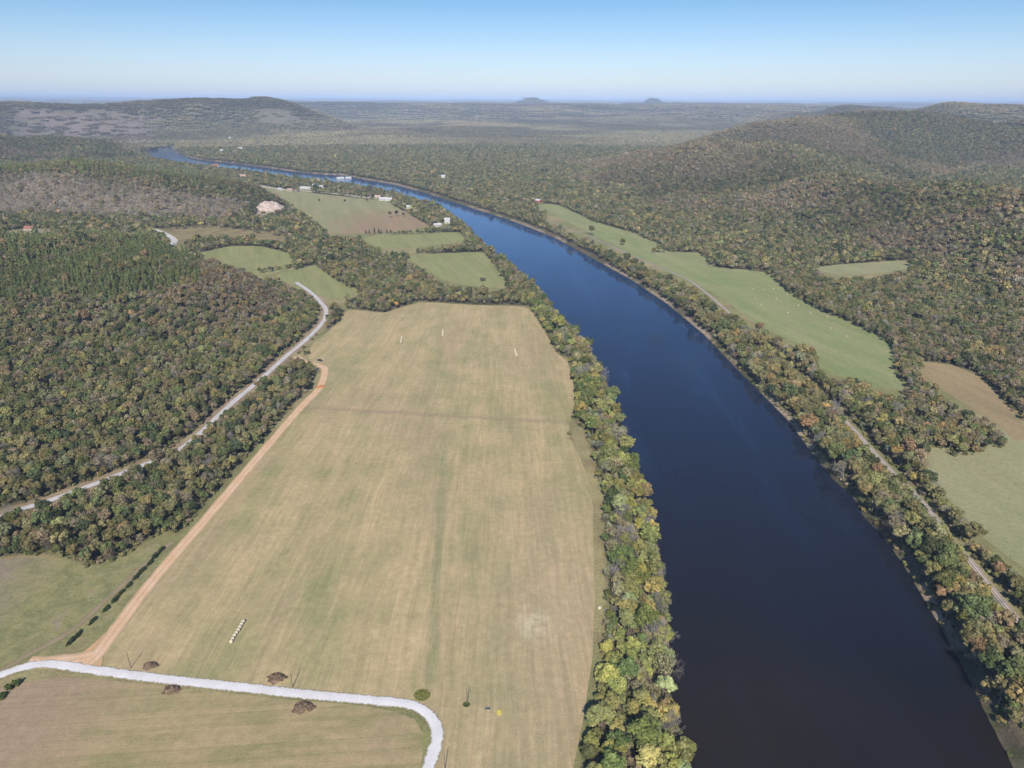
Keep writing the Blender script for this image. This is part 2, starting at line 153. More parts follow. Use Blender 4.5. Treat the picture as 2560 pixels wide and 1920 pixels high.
# ------------------------------------------------------------------ helpers
def link(o,parent=None):
    col.objects.link(o)
    if parent is not None: o.parent=parent
    return o
def tag(o,label=None,cat=None,group=None,kind=None):
    if label: o['label']=label
    if cat: o['category']=cat
    if group: o['group']=group
    if kind: o['kind']=kind
    return o
def empty(name,loc,rz=0.):
    o=D.objects.new(name,None); o.location=loc; o.rotation_euler=(0,0,rz); o.empty_display_size=1
    return link(o)
def quads_mesh(name,V,F,mats=(),midx=None,face_attr=None,smooth_=False,pt_color=None):
    V=np.asarray(V,np.float32); F=np.asarray(F,np.int32)
    me=D.meshes.new(name); n=len(F); k=F.shape[1]
    me.vertices.add(len(V)); me.vertices.foreach_set('co',V.ravel())
    me.loops.add(n*k); me.loops.foreach_set('vertex_index',F.ravel())
    me.polygons.add(n); me.polygons.foreach_set('loop_start',np.arange(n,dtype=np.int32)*k)
    if midx is not None: me.polygons.foreach_set('material_index',np.asarray(midx,np.int32))
    if smooth_: me.polygons.foreach_set('use_smooth',np.ones(n,bool))
    me.update(calc_edges=True)
    for m in mats: me.materials.append(m)
    if face_attr is not None:
        a=me.attributes.new('shade','FLOAT','FACE'); a.data.foreach_set('value',np.asarray(face_attr,np.float32))
    if pt_color is not None:
        a=me.attributes.new('tone','FLOAT_COLOR','POINT')
        a.data.foreach_set('color',np.c_[pt_color,np.ones(len(V))].astype(np.float32).ravel())
    return me
class MB:
    """collects boxes, tubes and prisms into one mesh"""
    def __init__(s): s.v=[];s.f=[]
    def add(s,v,f):
        b=len(s.v); s.v+= [tuple(p) for p in v]; s.f+=[tuple(i+b for i in q) for q in f]; return s
    def box(s,x0,x1,y0,y1,z0,z1):
        return s.add([(x0,y0,z0),(x1,y0,z0),(x1,y1,z0),(x0,y1,z0),(x0,y0,z1),(x1,y0,z1),(x1,y1,z1),(x0,y1,z1)],
          [(0,3,2,1),(4,5,6,7),(0,1,5,4),(1,2,6,5),(2,3,7,6),(3,0,4,7)])
    def tube(s,p,q,r0,r1,n=6,cap=True):
        p=Vector(p);q=Vector(q);d=(q-p); 
        if d.length<1e-6: return s
        a=d.normalized().orthogonal().normalized(); b=d.normalized().cross(a)
        v=[];f=[]
        for c,r in ((p,r0),(q,r1)):
            for i in range(n):
                t=2*math.pi*i/n; v.append(c+a*math.cos(t)*r+b*math.sin(t)*r)
        for i in range(n):
            j=(i+1)%n; f.append((i,j,n+j,n+i))
        if cap: f.append(tuple(range(n-1,-1,-1))); f.append(tuple(range(n,2*n)))
        return s.add(v,f)
    def prism(s,prof,y0,y1):
        n=len(prof); v=[(x,y0,z) for x,z in prof]+[(x,y1,z) for x,z in prof]
        f=[(i,(i+1)%n,n+(i+1)%n,n+i) for i in range(n)]+[tuple(range(n-1,-1,-1)),tuple(range(n,2*n))]
        return s.add(v,f)
    def build(s,name,mat,parent=None,bevel=0.):
        me=D.meshes.new(name); me.from_pydata(s.v,[],s.f); me.materials.append(mat)
        me.validate()
        o=link(D.objects.new(name,me),parent)
        if bevel:
            m=o.modifiers.new('edge','BEVEL'); m.width=bevel; m.segments=2
        return o
# ------------------------------------------------------------------ materials
class NT:
    def __init__(s,name):
        s.m=D.materials.new(name); s.m.use_nodes=True; s.t=s.m.node_tree; s.t.nodes.clear()
        s.out=s.n('ShaderNodeOutputMaterial')
    def n(s,ty,**k):
        x=s.t.nodes.new(ty)
        for a,b in k.items(): setattr(x,a,b)
        return x
    def l(s,a,b): s.t.links.new(a,b); return s
    def val(s,sock,v):
        if hasattr(v,'is_output') or isinstance(v,bpy.types.NodeSocket): s.l(v,sock)
        else: sock.default_value=v
    def math(s,op,a,b=0.,c=None,clamp=False):
        x=s.n('ShaderNodeMath',operation=op,use_clamp=clamp); s.val(x.inputs[0],a); s.val(x.inputs[1],b)
        if c is not None: s.val(x.inputs[2],c)
        return x.outputs[0]
    def mix(s,f,a,b,mode='MIX'):
        x=s.n('ShaderNodeMix',data_type='RGBA',blend_type=mode); x.clamp_factor=True
        s.val(x.inputs[0],f); s.val(x.inputs[6],a if not isinstance(a,tuple) else (*a,1)); s.val(x.inputs[7],b if not isinstance(b,tuple) else (*b,1))
        return x.outputs[2]
    def noise(s,vec,scale,detail=4.,rough=.55,dist=0.,out='Fac'):
        x=s.n('ShaderNodeTexNoise'); s.l(vec,x.inputs['Vector']); x.inputs['Scale'].default_value=scale
        x.inputs['Detail'].default_value=detail; x.inputs['Roughness'].default_value=rough; x.inputs['Distortion'].default_value=dist
        return x.outputs[out]
    def ramp(s,f,stops):
        x=s.n('ShaderNodeValToRGB'); s.l(f,x.inputs[0]); e=x.color_ramp.elements
        while len(e)<len(stops): e.new(.5)
        for q,(p,c) in zip(e,stops): q.position=p; q.color=(*c,1) if isinstance(c,tuple) else (c,c,c,1)
        return x.outputs[0]
    def rng(s,f,a,b,c=0.,d=1.):
        x=s.n('ShaderNodeMapRange'); s.val(x.inputs[0],f)
        for i,v in zip((1,2,3,4),(a,b,c,d)): x.inputs[i].default_value=v
        return x.outputs[0]
    def pos(s): return s.n('ShaderNodeNewGeometry').outputs['Position']
    def mapping(s,v,scale=(1,1,1),rot=(0,0,0),loc=(0,0,0)):
        x=s.n('ShaderNodeMapping'); s.l(v,x.inputs[0]); x.inputs['Scale'].default_value=scale; x.inputs['Rotation'].default_value=rot; x.inputs['Location'].default_value=loc
        return x.outputs[0]
    def bump(s,h,strength,dist=1.):
        x=s.n('ShaderNodeBump'); s.l(h,x.inputs['Height']); x.inputs['Strength'].default_value=strength; x.inputs['Distance'].default_value=dist
        return x.outputs[0]
    def pbsdf(s,color,rough=.9,spec=.2,normal=None,metal=0.):
        b=s.n('ShaderNodeBsdfPrincipled'); s.val(b.inputs['Base Color'],color if not isinstance(color,tuple) else (*color,1))
        s.val(b.inputs['Roughness'],rough); b.inputs['Specular IOR Level'].default_value=spec; b.inputs['Metallic'].default_value=metal
        if normal is not None: s.l(normal,b.inputs['Normal'])
        s.l(b.outputs[0],s.out.inputs['Surface']); return b
def plain(name,c,rough=.8,spec=.3,metal=0.,var=.25,scale=1.5):
    t=NT(name); tc=t.n('ShaderNodeTexCoord').outputs['Object']
    f=t.noise(tc,scale,4)
    k=t.rng(f,.3,.7,1-var,1+var)
    cc=t.mix(1.,c,t.mix(0.,(1,1,1),(1,1,1)),'MULTIPLY')
    h=t.n('ShaderNodeHueSaturation'); h.inputs['Color'].default_value=(*c,1); t.l(k,h.inputs['Value'])
    t.pbsdf(h.outputs[0],rough,spec,None,metal); return t.m

def foliage_material():
    t=NT('foliage')
    a=t.n('ShaderNodeAttribute',attribute_type='INSTANCER',attribute_name='tint').outputs['Color']
    sh=t.n('ShaderNodeAttribute',attribute_type='GEOMETRY',attribute_name='shade').outputs['Fac']
    h=t.n('ShaderNodeHueSaturation'); t.l(a,h.inputs['Color']); t.l(sh,h.inputs['Value'])
    t.l(t.math('ADD',.5,t.math('MULTIPLY',t.math('SUBTRACT',sh,1.),-.035)),h.inputs['Hue'])
    d=t.n('ShaderNodeBsdfDiffuse'); t.l(h.outputs[0],d.inputs['Color'])
    tr=t.n('ShaderNodeBsdfTranslucent'); t.l(h.outputs[0],tr.inputs['Color'])
    m=t.n('ShaderNodeMixShader'); m.inputs[0].default_value=.22; t.l(d.outputs[0],m.inputs[1]); t.l(tr.outputs[0],m.inputs[2])
    t.l(m.outputs[0],t.out.inputs['Surface']); return t.m
M={}
M['leaf']=foliage_material()
M['bark']=plain('bark',(.20,.17,.14),.9,.1,0,.3,3)
M['pale_bark']=plain('pale_bark',(.33,.305,.275),.9,.1,0,.25,3)

def ground_material():
    t=NT('ground_cover'); p=t.pos()
    c=t.n('ShaderNodeAttribute',attribute_name='tone').outputs['Color']
    f=t.noise(p,.9,6,.65); g=t.noise(p,.06,5,.6)
    k=t.math('MULTIPLY',t.rng(f,.25,.75,.62,1.38),t.rng(g,.3,.7,.82,1.2))
    h=t.n('ShaderNodeHueSaturation'); t.l(c,h.inputs['Color']); t.l(k,h.inputs['Value'])
    t.l(t.rng(g,.3,.7,.485,.515),h.inputs['Hue'])
    t.pbsdf(h.outputs[0],1.,.05,t.bump(f,.5,.5)); return t.m
M['ground']=ground_material()

def field_material(name,tan,green,brown,k,m,row=2.4,rowamp=.5,greenlo=.45,greenhi=.68,special=None,bumpy=.25):
    """mown field: rows run along u=(x-m*y)/(1+k*y)"""
    t=NT(name); p=t.pos(); s=t.n('ShaderNodeSeparateXYZ'); t.l(p,s.inputs[0]); X,Y=s.outputs[0],s.outputs[1]
    wob=t.noise(p,.012,2,.5); 
    u=t.math('DIVIDE',t.math('SUBTRACT',X,t.math('MULTIPLY',Y,m)),t.math('ADD',1.,t.math('MULTIPLY',Y,k)))
    u=t.math('ADD',u,t.math('MULTIPLY',wob,7.))
    cv=t.n('ShaderNodeCombineXYZ'); t.l(u,cv.inputs[0]); t.l(t.math('MULTIPLY',Y,.05),cv.inputs[1])
    st=t.noise(cv.outputs[0],1./row,3,.6)           # long thin streaks
    st2=t.noise(cv.outputs[0],.35/row,2,.5)
    cw=t.n('ShaderNodeCombineXYZ'); t.l(u,cw.inputs[0]); t.l(t.math('MULTIPLY',Y,.25),cw.inputs[1])
    big=t.noise(cw.outputs[0],.028,4,.62,.4); mid=t.noise(p,.05,5,.65); fine=t.noise(p,1.7,5,.7)
    col_=t.mix(t.rng(t.math('ADD',t.math('MULTIPLY',big,.62),t.math('MULTIPLY',mid,.38)),greenlo,greenhi),tan,green)
    b2=t.noise(t.mapping(p,(1,.4,1),(0,0,0),(311,77,0)),.022,5,.62)
    col_=t.mix(t.rng(b2,.50,.72,0,.75),col_,brown)
    if special is not None: col_=special(t,col_,X,Y,u,mid)
    hr=t.math('MULTIPLY',t.rng(st,.3,.7,1-rowamp*.42,1+rowamp*.42),t.rng(st2,.3,.7,1-rowamp*.24,1+rowamp*.24))
    hr=t.math('MULTIPLY',hr,t.rng(fine,.25,.75,.74,1.26)); hr=t.math('MULTIPLY',hr,t.rng(t.noise(p,.32,4,.65),.3,.7,.88,1.12))
    h=t.n('ShaderNodeHueSaturation'); t.l(col_,h.inputs['Color']); t.l(hr,h.inputs['Value'])
    t.l(t.rng(st,.3,.7,.515,.49),h.inputs['Hue'])
    t.pbsdf(h.outputs[0],1.,.05,t.bump(t.math('ADD',st,fine),bumpy,.3)); return t.m
def p_(t): return t.pos()
def hay_special(t,c,X,Y,u,mid):
    def band(v,c0,w,soft): # soft stripe around c0
        return t.rng(t.math('ABSOLUTE',t.math('SUBTRACT',v,c0)),w,w+soft,1.,0.)
    wv=t.math('ADD',X,t.math('MULTIPLY',t.math('SUBTRACT',mid,.5),3.))
    # green strip left uncut along the middle of the field
    xs=t.math('SUBTRACT',wv,t.math('MULTIPLY',t.math('SUBTRACT',Y,200.),-.068))
    g=t.math('MULTIPLY',band(xs,-30.,1.2,1.6),t.rng(Y,420,300,0.,.46))
    g=t.math('MULTIPLY',g,t.rng(Y,186,192,0.,1.))
    c=t.mix(g,c,(.20,.22,.105))
    # headland track crossing the field
    ys=t.math('SUBTRACT',t.math('ADD',Y,t.math('MULTIPLY',t.math('SUBTRACT',mid,.5),10.)),t.math('MULTIPLY',X,-.12))
    g2=t.math('MULTIPLY',band(ys,417.,.6,3.5),.5)
    c=t.mix(g2,c,(.27,.20,.135))
    # brown-pink cast on the right half, then the sun's backscatter hotspot painted pale
    c=t.mix(t.math('MULTIPLY',t.rng(X,-40,20,0,.35),t.rng(Y,330,230,0,1)),c,(.36,.275,.19))
    hotspot_r=t.math('SQRT',t.math('ADD',t.math('POWER',t.math('SUBTRACT',X,9.),2.),t.math('POWER',t.math('MULTIPLY',t.math('SUBTRACT',Y,222.),.7),2.)))
    c=t.mix(t.math('MULTIPLY',t.rng(hotspot_r,1.,9.,.75,0.),t.rng(t.noise(p_(t),.25,4,.6),.35,.6)),c,(.62,.54,.38))
    # green edge along the west track
    return c
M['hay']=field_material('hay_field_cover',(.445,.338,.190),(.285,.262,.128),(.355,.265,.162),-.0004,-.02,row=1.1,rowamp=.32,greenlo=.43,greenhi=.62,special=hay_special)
def lower_special(t,c,X,Y,u,mid):
    p=t.pos(); v=t.noise(t.mapping(p,(.35,1,1),(0,0,-.09)),.12,4,.6)
    c=t.mix(t.rng(v,.48,.68,0,.7),c,(.245,.225,.105))
    g=t.math('MULTIPLY',t.rng(t.math('ADD',X,t.math('MULTIPLY',mid,30.)),-125,-150,0,.8),1.); c=t.mix(g,c,(.33,.235,.165))
    return c
M['lower']=field_material('lower_field_cover',(.385,.295,.165),(.25,.225,.11),(.34,.25,.155),.0,12.0,row=1.3,rowamp=.3,greenlo=.45,greenhi=.68,special=lower_special)
def meadow_special(t,c,X,Y,u,mid):
    p=t.pos(); w=t.noise(p,.42,5,.7); v=t.noise(p,.11,4,.6,.6)
    c=t.mix(t.rng(v,.42,.62),c,(.20,.20,.09)); c=t.mix(t.rng(v,.40,.28),c,(.27,.225,.155)); c=t.mix(t.rng(t.noise(p,.9,3,.6),.56,.66,0,.55),c,(.10,.11,.05))
    g=t.math('MULTIPLY',t.rng(X,-205,-235,0,.85),t.rng(mid,.3,.6)); c=t.mix(g,c,(.27,.205,.18))
    return t.mix(t.rng(w,.52,.7,0,.75),c,(.30,.285,.17))
M['meadow']=field_material('meadow_cover',(.32,.27,.13),(.265,.245,.11),(.31,.245,.16),0,.3,row=3,rowamp=.06,greenlo=.35,greenhi=.6,bumpy=.8,special=meadow_special)
M['green']=field_material('green_field_cover',(.265,.265,.115),(.20,.225,.085),(.285,.25,.13),0,-.35,row=5,rowamp=.22)
M['pasture']=field_material('pasture_cover',(.285,.285,.135),(.21,.245,.10),(.29,.265,.145),0,-.3,row=7,rowamp=.12,greenlo=.35,greenhi=.6)
def east_special(t,c,X,Y,u,mid):
    p=t.pos(); return t.mix(t.math('MULTIPLY',t.rng(t.noise(p,.28,4,.6),.60,.72),t.rng(t.noise(p,.02,2),.45,.6,0,.7)),c,(.10,.11,.055))
M['east']=field_material('east_pasture_cover',(.30,.285,.155),(.245,.25,.125),(.33,.275,.165),0,-.3,row=7,rowamp=.14,greenlo=.4,greenhi=.65,special=east_special)
M['stubble']=field_material('stubble_cover',(.31,.235,.13),(.20,.185,.09),(.27,.20,.12),0,-.3,row=5,rowamp=.3,greenlo=.55,greenhi=.7)
def village_special(t,c,X,Y,u,mid):
    a=t.math('ADD',t.math('MULTIPLY',X,1.),t.math('MULTIPLY',Y,-.45))
    g=t.math('MULTIPLY',t.rng(t.math('ADD',Y,t.math('MULTIPLY',mid,120.)),1440,1320,0,1),t.rng(X,-330,-250,0,1))
    return t.mix(t.math('MULTIPLY',g,.8),c,(.30,.20,.13))
M['village']=field_material('village_field_cover',(.29,.265,.14),(.225,.235,.11),(.27,.24,.13),0,-.3,row=9,rowamp=.2,special=village_special)

def road_material(name,c,c2,var=.2,edge=(.2,.19,.1),ruts=True,raggy=.35):
    t=NT(name); p=t.pos(); e=t.n('ShaderNodeAttribute',attribute_name='shade').outputs['Fac']
    f=t.noise(p,1.3,5,.65); g=t.noise(p,.12,3,.5)
    cc=t.mix(t.rng(g,.35,.65),c,c2)
    v=t.rng(f,.25,.75,1-var,1+var)
    if ruts:  # two wheel tracks, at .33 and .67 of the width
        d=t.math('ABSOLUTE',t.math('SUBTRACT',t.math('ABSOLUTE',t.math('SUBTRACT',e,.5)),.19))
        v=t.math('MULTIPLY',v,t.rng(d,.0,.14,1.07,.9))
    h=t.n('ShaderNodeHueSaturation'); t.l(cc,h.inputs['Color']); t.l(v,h.inputs['Value'])
    out=t.math('ABSOLUTE',t.math('SUBTRACT',e,.5))
    m=t.rng(t.math('ADD',out,t.math('MULTIPLY',t.math('SUBTRACT',f,.5),raggy)),.36,.47,0,1)
    t.pbsdf(t.mix(m,h.outputs[0],edge),1.,.1,t.bump(f,.4,.15)); return t.m
M['lane']=road_material('white_gravel',(.70,.67,.67),(.62,.59,.585),.09,(.25,.22,.125),ruts=False,raggy=.5)
M['dirt']=road_material('red_dirt',(.64,.45,.30),(.60,.39,.235),.2,(.40,.30,.18),raggy=.5)
M['track']=road_material('worn_track',(.31,.24,.155),(.26,.21,.125),.2,(.17,.16,.075),raggy=.6)
M['upper']=road_material('grey_gravel',(.56,.53,.53),(.48,.45,.44),.18,(.28,.22,.14))
M['ballast']=road_material('ballast_stone',(.50,.43,.385),(.44,.37,.325),.25,(.20,.17,.09),ruts=False)
M['paved']=road_material('pale_road',(.58,.55,.51),(.52,.49,.45),.1,(.3,.25,.17),ruts=False)

def water_material():
    t=NT('river_water'); p=t.pos(); s=t.n('ShaderNodeSeparateXYZ'); t.l(p,s.inputs[0]); X,Y=s.outputs[0],s.outputs[1]
    rip=t.noise(t.mapping(p,(1,.55,1),(0,0,.25)),.55,4,.6); rip2=t.noise(p,.045,4,.55,.5)
    weed=t.noise(t.mapping(p,(1,.35,1),(0,0,.2)),.035,5,.6,.8)
    wm=t.math('MULTIPLY',t.rng(weed,.56,.64),t.math('MULTIPLY',t.rng(Y,430,560,0,1),t.rng(Y,1000,850,0,1)))
    shallow=t.noise(p,.006,3,.5)
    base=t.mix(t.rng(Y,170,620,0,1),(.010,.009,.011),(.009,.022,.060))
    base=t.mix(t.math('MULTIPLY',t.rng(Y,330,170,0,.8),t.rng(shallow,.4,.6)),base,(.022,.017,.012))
    base=t.mix(t.rng(Y,560,1300,0,1),base,(.014,.058,.17))  # sky reflection put into the base colour, bluer farther up the river
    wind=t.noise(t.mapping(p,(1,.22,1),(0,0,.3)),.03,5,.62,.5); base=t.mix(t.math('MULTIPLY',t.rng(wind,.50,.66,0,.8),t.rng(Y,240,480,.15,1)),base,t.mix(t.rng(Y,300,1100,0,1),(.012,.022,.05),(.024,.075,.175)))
    base=t.mix(t.math('MULTIPLY',wm,.7),base,(.012,.017,.022))
    h=t.math('ADD',t.math('MULTIPLY',rip,.35),t.math('MULTIPLY',rip2,.9))
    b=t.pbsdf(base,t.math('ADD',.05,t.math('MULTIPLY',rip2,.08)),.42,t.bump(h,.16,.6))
    b.inputs['IOR'].default_value=1.33
    b.inputs['Specular Tint'].default_value=(.40,.66,1.,1)
    return t.m
M['water']=water_material()
# ------------------------------------------------------------------ ground
RIVER=RIVER_LEFT+RIVER_RIGHT[::-1]
def river_sd(x,y):
    d=np.full(np.shape(x),400.); m=near(x,y,RIVER,120)
    d[m]=poly_sd(x[m],y[m],RIVER); return d
def ground_z(x,y,sd=None):
    x=np.atleast_1d(np.asarray(x,float)); y=np.atleast_1d(np.asarray(y,float))
    h=terrain(x,y)
    if sd is None: sd=river_sd(x,y)
    w=4.5+5*vnoise(x/19,y/19,71)+9*np.exp(-((x-58)/9)**2-((y-164)/13)**2)
    bank=smooth(0,1,sd/w); out=np.minimum(-3.5+(h+3.5)*bank,h)
    return np.where(sd<0,-3.5-1.8*smooth(0,9,-sd),np.where(sd>16,h,out))
CLEAR=[HAY_FIELD,LOWER_FIELD,MEADOW,GREEN_FIELD_WEST,GREEN_FIELD_SOUTH,GREEN_FIELD_NORTH,GREEN_FIELD_EAST,VILLAGE_FIELD,PASTURE,EAST_PASTURE,STUBBLE_FIELD,GLADE,HOUSE_CLEARING]+NEAR_MARGINS+VERGES
ROADS=[(GRAVEL_LANE,7),(DIRT_ROAD,6),(SIDE_TRACK,6),(DIRT_SPUR,8),(UPPER_ROAD,4.8),(RAILWAY,3.2),(COUNTY_ROAD,9),(VILLAGE_ROAD,8)]
def clear_sd(x,y):
    d=np.full(np.shape(x),200.)
    for P in CLEAR:
        m=near(x,y,P,60)
        if m.any(): d[m]=np.minimum(d[m],poly_sd(x[m],y[m],P))
    for Ln,w in ROADS+[(l,1.3) for l in ROAD_MARGINS]+[(l,9.) for l in HOUSE_MARGINS]:
        m=near(x,y,Ln,60)
        if m.any(): d[m]=np.minimum(d[m],line_dist(x[m],y[m],Ln)-w)
    return d
def inside(x,y,P):
    r=np.zeros(np.shape(x),bool); m=near(x,y,P,1)
    if m.any(): r[m]=poly_sd(x[m],y[m],P)<0
    return r
def soft(x,y,P,w):
    r=np.zeros(np.shape(x)); m=near(x,y,P,w)
    if m.any(): r[m]=1-smooth(-w,w*.5,poly_sd(x[m],y[m],P)+w*1.2*(fbm(x[m]/w,y[m]/w,91,3)-.5))
    return r
def build_ground():
    r=[90.]
    while r[-1]<62000: r.append(r[-1]+max(1.2,r[-1]*(.0036 if r[-1]<4200 else .0085)))
    r=np.array(r); a=np.radians(np.linspace(-58,58,540))
    R_,A_=np.meshgrid(r,a,indexing='ij'); x=(R_*np.sin(A_)).ravel(); y=(R_*np.cos(A_)).ravel()
    sd=river_sd(x,y); z=ground_z(x,y,sd); cd=clear_sd(x,y); R1=R_.ravel()
    def C(c): return np.array(c)[None,:]
    def mx(c,d,f): f=np.clip(f,0,1)[:,None]; return c*(1-f)+d*f
    n1=fbm(x/60,y/60,61,4); n2=fbm(x/9,y/9,65,3)
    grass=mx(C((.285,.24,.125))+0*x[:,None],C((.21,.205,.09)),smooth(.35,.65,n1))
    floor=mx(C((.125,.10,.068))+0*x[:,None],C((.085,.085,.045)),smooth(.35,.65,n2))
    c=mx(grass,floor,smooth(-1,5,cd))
    nf=fbm(x/900,y/500,67,5)
    far=mx(C((.09,.098,.06))+0*x[:,None],C((.12,.105,.075)),smooth(.35,.65,nf))
    far=mx(far,C((.19,.17,.10)),smooth(.66,.70,fbm(x/700,y/260,68,4))*.8)
    c=mx(c,C((.125,.118,.075)),smooth(2600,3600,R1)*smooth(0,6,cd))
    c=mx(c,far,smooth(6000,12500,R1))
    c=mx(c,C((.36,.275,.20)),((sd<14)&(sd>-2)).astype(float)*smooth(-3.7,-3.2,z)*(1-smooth(-2.6,-1.1,z))*np.maximum(smooth(.40,.56,fbm(x/38,y/38,77,3)),np.exp(-((x-58)/14)**2-((y-164)/16)**2)))
    c=mx(c,C((.045,.035,.022)),(sd<-.5)*1.)
    c=mx(c,C((.205,.165,.135)),soft(x,y,BARE_SLOPE,60)*.8)
    c=mx(c,C((.195,.152,.13)),soft(x,y,MOUNTAIN_BARE,160)*.85)
    c=mx(c,C((.19,.155,.14)),soft(x,y,MOUNTAIN_SCREE,160)*.75)
    c=mx(c,C((.40,.32,.27)),soft(x,y,ROCK_FACE,25))
    c=mx(c,C((.24,.195,.10)),soft(x,y,ROAD_CLEARING,15))
    c=mx(c,C((.26,.22,.14)),soft(x,y,HOUSE_CLEARING,10))
    c=mx(c,C((.30,.225,.15)),(1-smooth(4,8,np.where(near(x,y,UPPER_ROAD,20),line_dist(x,y,UPPER_ROAD),99)))*.9)
    nr,na=len(r),len(a); i=np.arange(nr-1)[:,None]*na+np.arange(na-1)[None,:]; i=i.ravel()
    F=np.c_[i,i+1,i+na+1,i+na]
    F=F[:,::-1]
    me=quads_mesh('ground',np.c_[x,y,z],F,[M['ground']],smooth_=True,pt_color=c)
    return tag(link(D.objects.new('ground',me)),kind='structure')
build_ground()
# ------------------------------------------------------------------ flat sheets: fields, roads, water
def resample(line,step):
    P=[np.array(p,float) for p in line]; P=[2*P[0]-P[1]]+P+[2*P[-1]-P[-2]]; out=[]
    for a,b,c,d in zip(P[:-3],P[1:-2],P[2:-1],P[3:]):
        n=max(2,int(np.linalg.norm(c-b)/step))
        for t in np.arange(n)/n:
            out.append(.5*((2*b)+(-a+c)*t+(2*a-5*b+4*c-d)*t*t+(-a+3*b-3*c+d)*t**3))
    out.append(P[-2]); return np.array(out)
def ribbon(name,line,width,z,mat,step=1.5,jit=.25,ncross=9):
    L=resample(line,step); T=np.gradient(L,axis=0); T/=np.linalg.norm(T,axis=1)[:,None]+1e-9; N=np.c_[-T[:,1],T[:,0]]
    s=np.linspace(-.5,.5,ncross); wl=width*(1+jit*(rng.random(len(L))-.5)); wl=np.convolve(wl,np.ones(3)/3,'same'); wl[0]=wl[1]; wl[-1]=wl[-2]
    XY=L[:,None,:]+N[:,None,:]*(s[None,:,None]*wl[:,None,None]); x=XY[...,0].ravel(); y=XY[...,1].ravel()
    zz=ground_z(x,y)+z+.10*np.tile(1-(2*s)**2,len(L))
    i=(np.arange(len(L)-1)[:,None]*ncross+np.arange(ncross-1)[None,:]).ravel()
    F=np.c_[i,i+ncross,i+ncross+1,i+1]
    me=quads_mesh(name,np.c_[x,y,zz],F,[mat],smooth_=True)
    a=me.attributes.new('shade','FLOAT','POINT'); a.data.foreach_set('value',np.tile(s+.5,len(L)).astype(np.float32))
    return tag(link(D.objects.new(name,me)),kind='structure')
def grow(poly,d):
    P=np.array(poly,float); A=.5*np.sum(P[:,0]*np.roll(P[:,1],-1)-P[:,1]*np.roll(P[:,0],-1)); T=np.roll(P,-1,0)-np.roll(P,1,0); T/=np.linalg.norm(T,axis=1)[:,None]; return P+np.c_[T[:,1],-T[:,0]]*d*np.sign(A)
def sheet(name,poly,mat,z,step=9.,wob=1.3):
    P=list(poly)+[poly[0]]; pts=[]
    for a,b in zip(P[:-1],P[1:]):
        a=np.array(a);b=np.array(b); n=max(1,int(np.linalg.norm(b-a)/step))
        pts+= [a+(b-a)*t/n for t in range(n)]
    pts=np.array(pts)
    for _ in range(2): pts=.25*np.roll(pts,1,0)+.5*pts+.25*np.roll(pts,-1,0)
    pts=pts+wob*(np.c_[fbm(pts[:,0]/6,pts[:,1]/6,3,2),fbm(pts[:,0]/6,pts[:,1]/6,13,2)]-.5)
    me=D.meshes.new(name); me.from_pydata([(x,y,z) for x,y in pts],[],[tuple(range(len(pts)))]); me.materials.append(mat)
    if me.polygons[0].normal.z<0: me.flip_normals()
    return tag(link(D.objects.new(name,me)),kind='structure')
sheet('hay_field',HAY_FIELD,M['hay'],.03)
sheet('lower_field',LOWER_FIELD,M['lower'],.03)
sheet('meadow',MEADOW,M['meadow'],.03)
for kk,(nm,P,m) in enumerate((('green_field',GREEN_FIELD_WEST,'green'),('green_field',GREEN_FIELD_SOUTH,'green'),('green_field',GREEN_FIELD_NORTH,'green'),('green_field',GREEN_FIELD_EAST,'green'),
  ('village_field',VILLAGE_FIELD,'village'),('pasture',PASTURE,'pasture'),('pasture',EAST_PASTURE,'east'),('stubble_field',STUBBLE_FIELD,'stubble'),('glade',GLADE,'east'))):
    sheet(nm,grow(P,5. if nm!='pasture' else 7.),M[m],.06+.012*kk,step=14.,wob=5.)
def rough_dirt():
    t=NT('churned_dirt'); p=t.pos(); f=t.noise(p,.8,5,.65); h=t.n('ShaderNodeHueSaturation'); t.l(t.mix(t.rng(t.noise(p,.15,3),.35,.65),(.60,.38,.215),(.52,.31,.165)),h.inputs['Color']); t.l(t.rng(f,.25,.75,.75,1.25),h.inputs['Value']); t.pbsdf(h.outputs[0],1.,.05,t.bump(f,.4,.2)); return t.m
M['churned']=rough_dirt(); sheet('dirt_junction',DIRT_JUNCTION,M['churned'],.085,step=2.,wob=.8)
ribbon('side_track',SIDE_TRACK,3.2,.06,M['track'])
ribbon('dirt_road',DIRT_ROAD,6.2,.10,M['dirt'])
ribbon('dirt_spur',DIRT_SPUR,7.,.07,M['dirt'],jit=.5)
ribbon('gravel_lane',GRAVEL_LANE,4.5,.16,M['lane'],step=.7,jit=.35)
ribbon('upper_road',UPPER_ROAD,5.2,.08,M['upper'])
ribbon('county_road',COUNTY_ROAD,11.,.3,M['paved'],step=5)
ribbon('village_road',VILLAGE_ROAD,8.,.15,M['paved'],step=8)
ribbon('pasture_track',PASTURE_TRACK,2.6,.10,M['track'],step=4)
rw=ribbon('railway',RAILWAY,3.7,.18,M['ballast'],step=3,jit=.15)
def rail_mesh(off,name):
    L=resample(RAILWAY,6); T=np.gradient(L,axis=0); T/=np.linalg.norm(T,axis=1)[:,None]; N=np.c_[-T[:,1],T[:,0]]
    V=[];F=[]
    for i,(p,n) in enumerate(zip(L,N)):
        z0=.36
        for o,z in ((-.05,z0-.12),(-.05,z0+.12),(.05,z0+.12),(.05,z0-.12)):
            q=p+n*(off+o); V.append((q[0],q[1],z))
    for i in range(len(L)-1):
        for k in range(4):
            F.append((i*4+k,i*4+(k+1)%4,i*4+4+(k+1)%4,i*4+4+k))
    return link(D.objects.new(name,quads_mesh(name,V,F,[M['rail']])),rw)
M['rail']=plain('rusty_rail',(.16,.11,.085),.5,.5,.6)
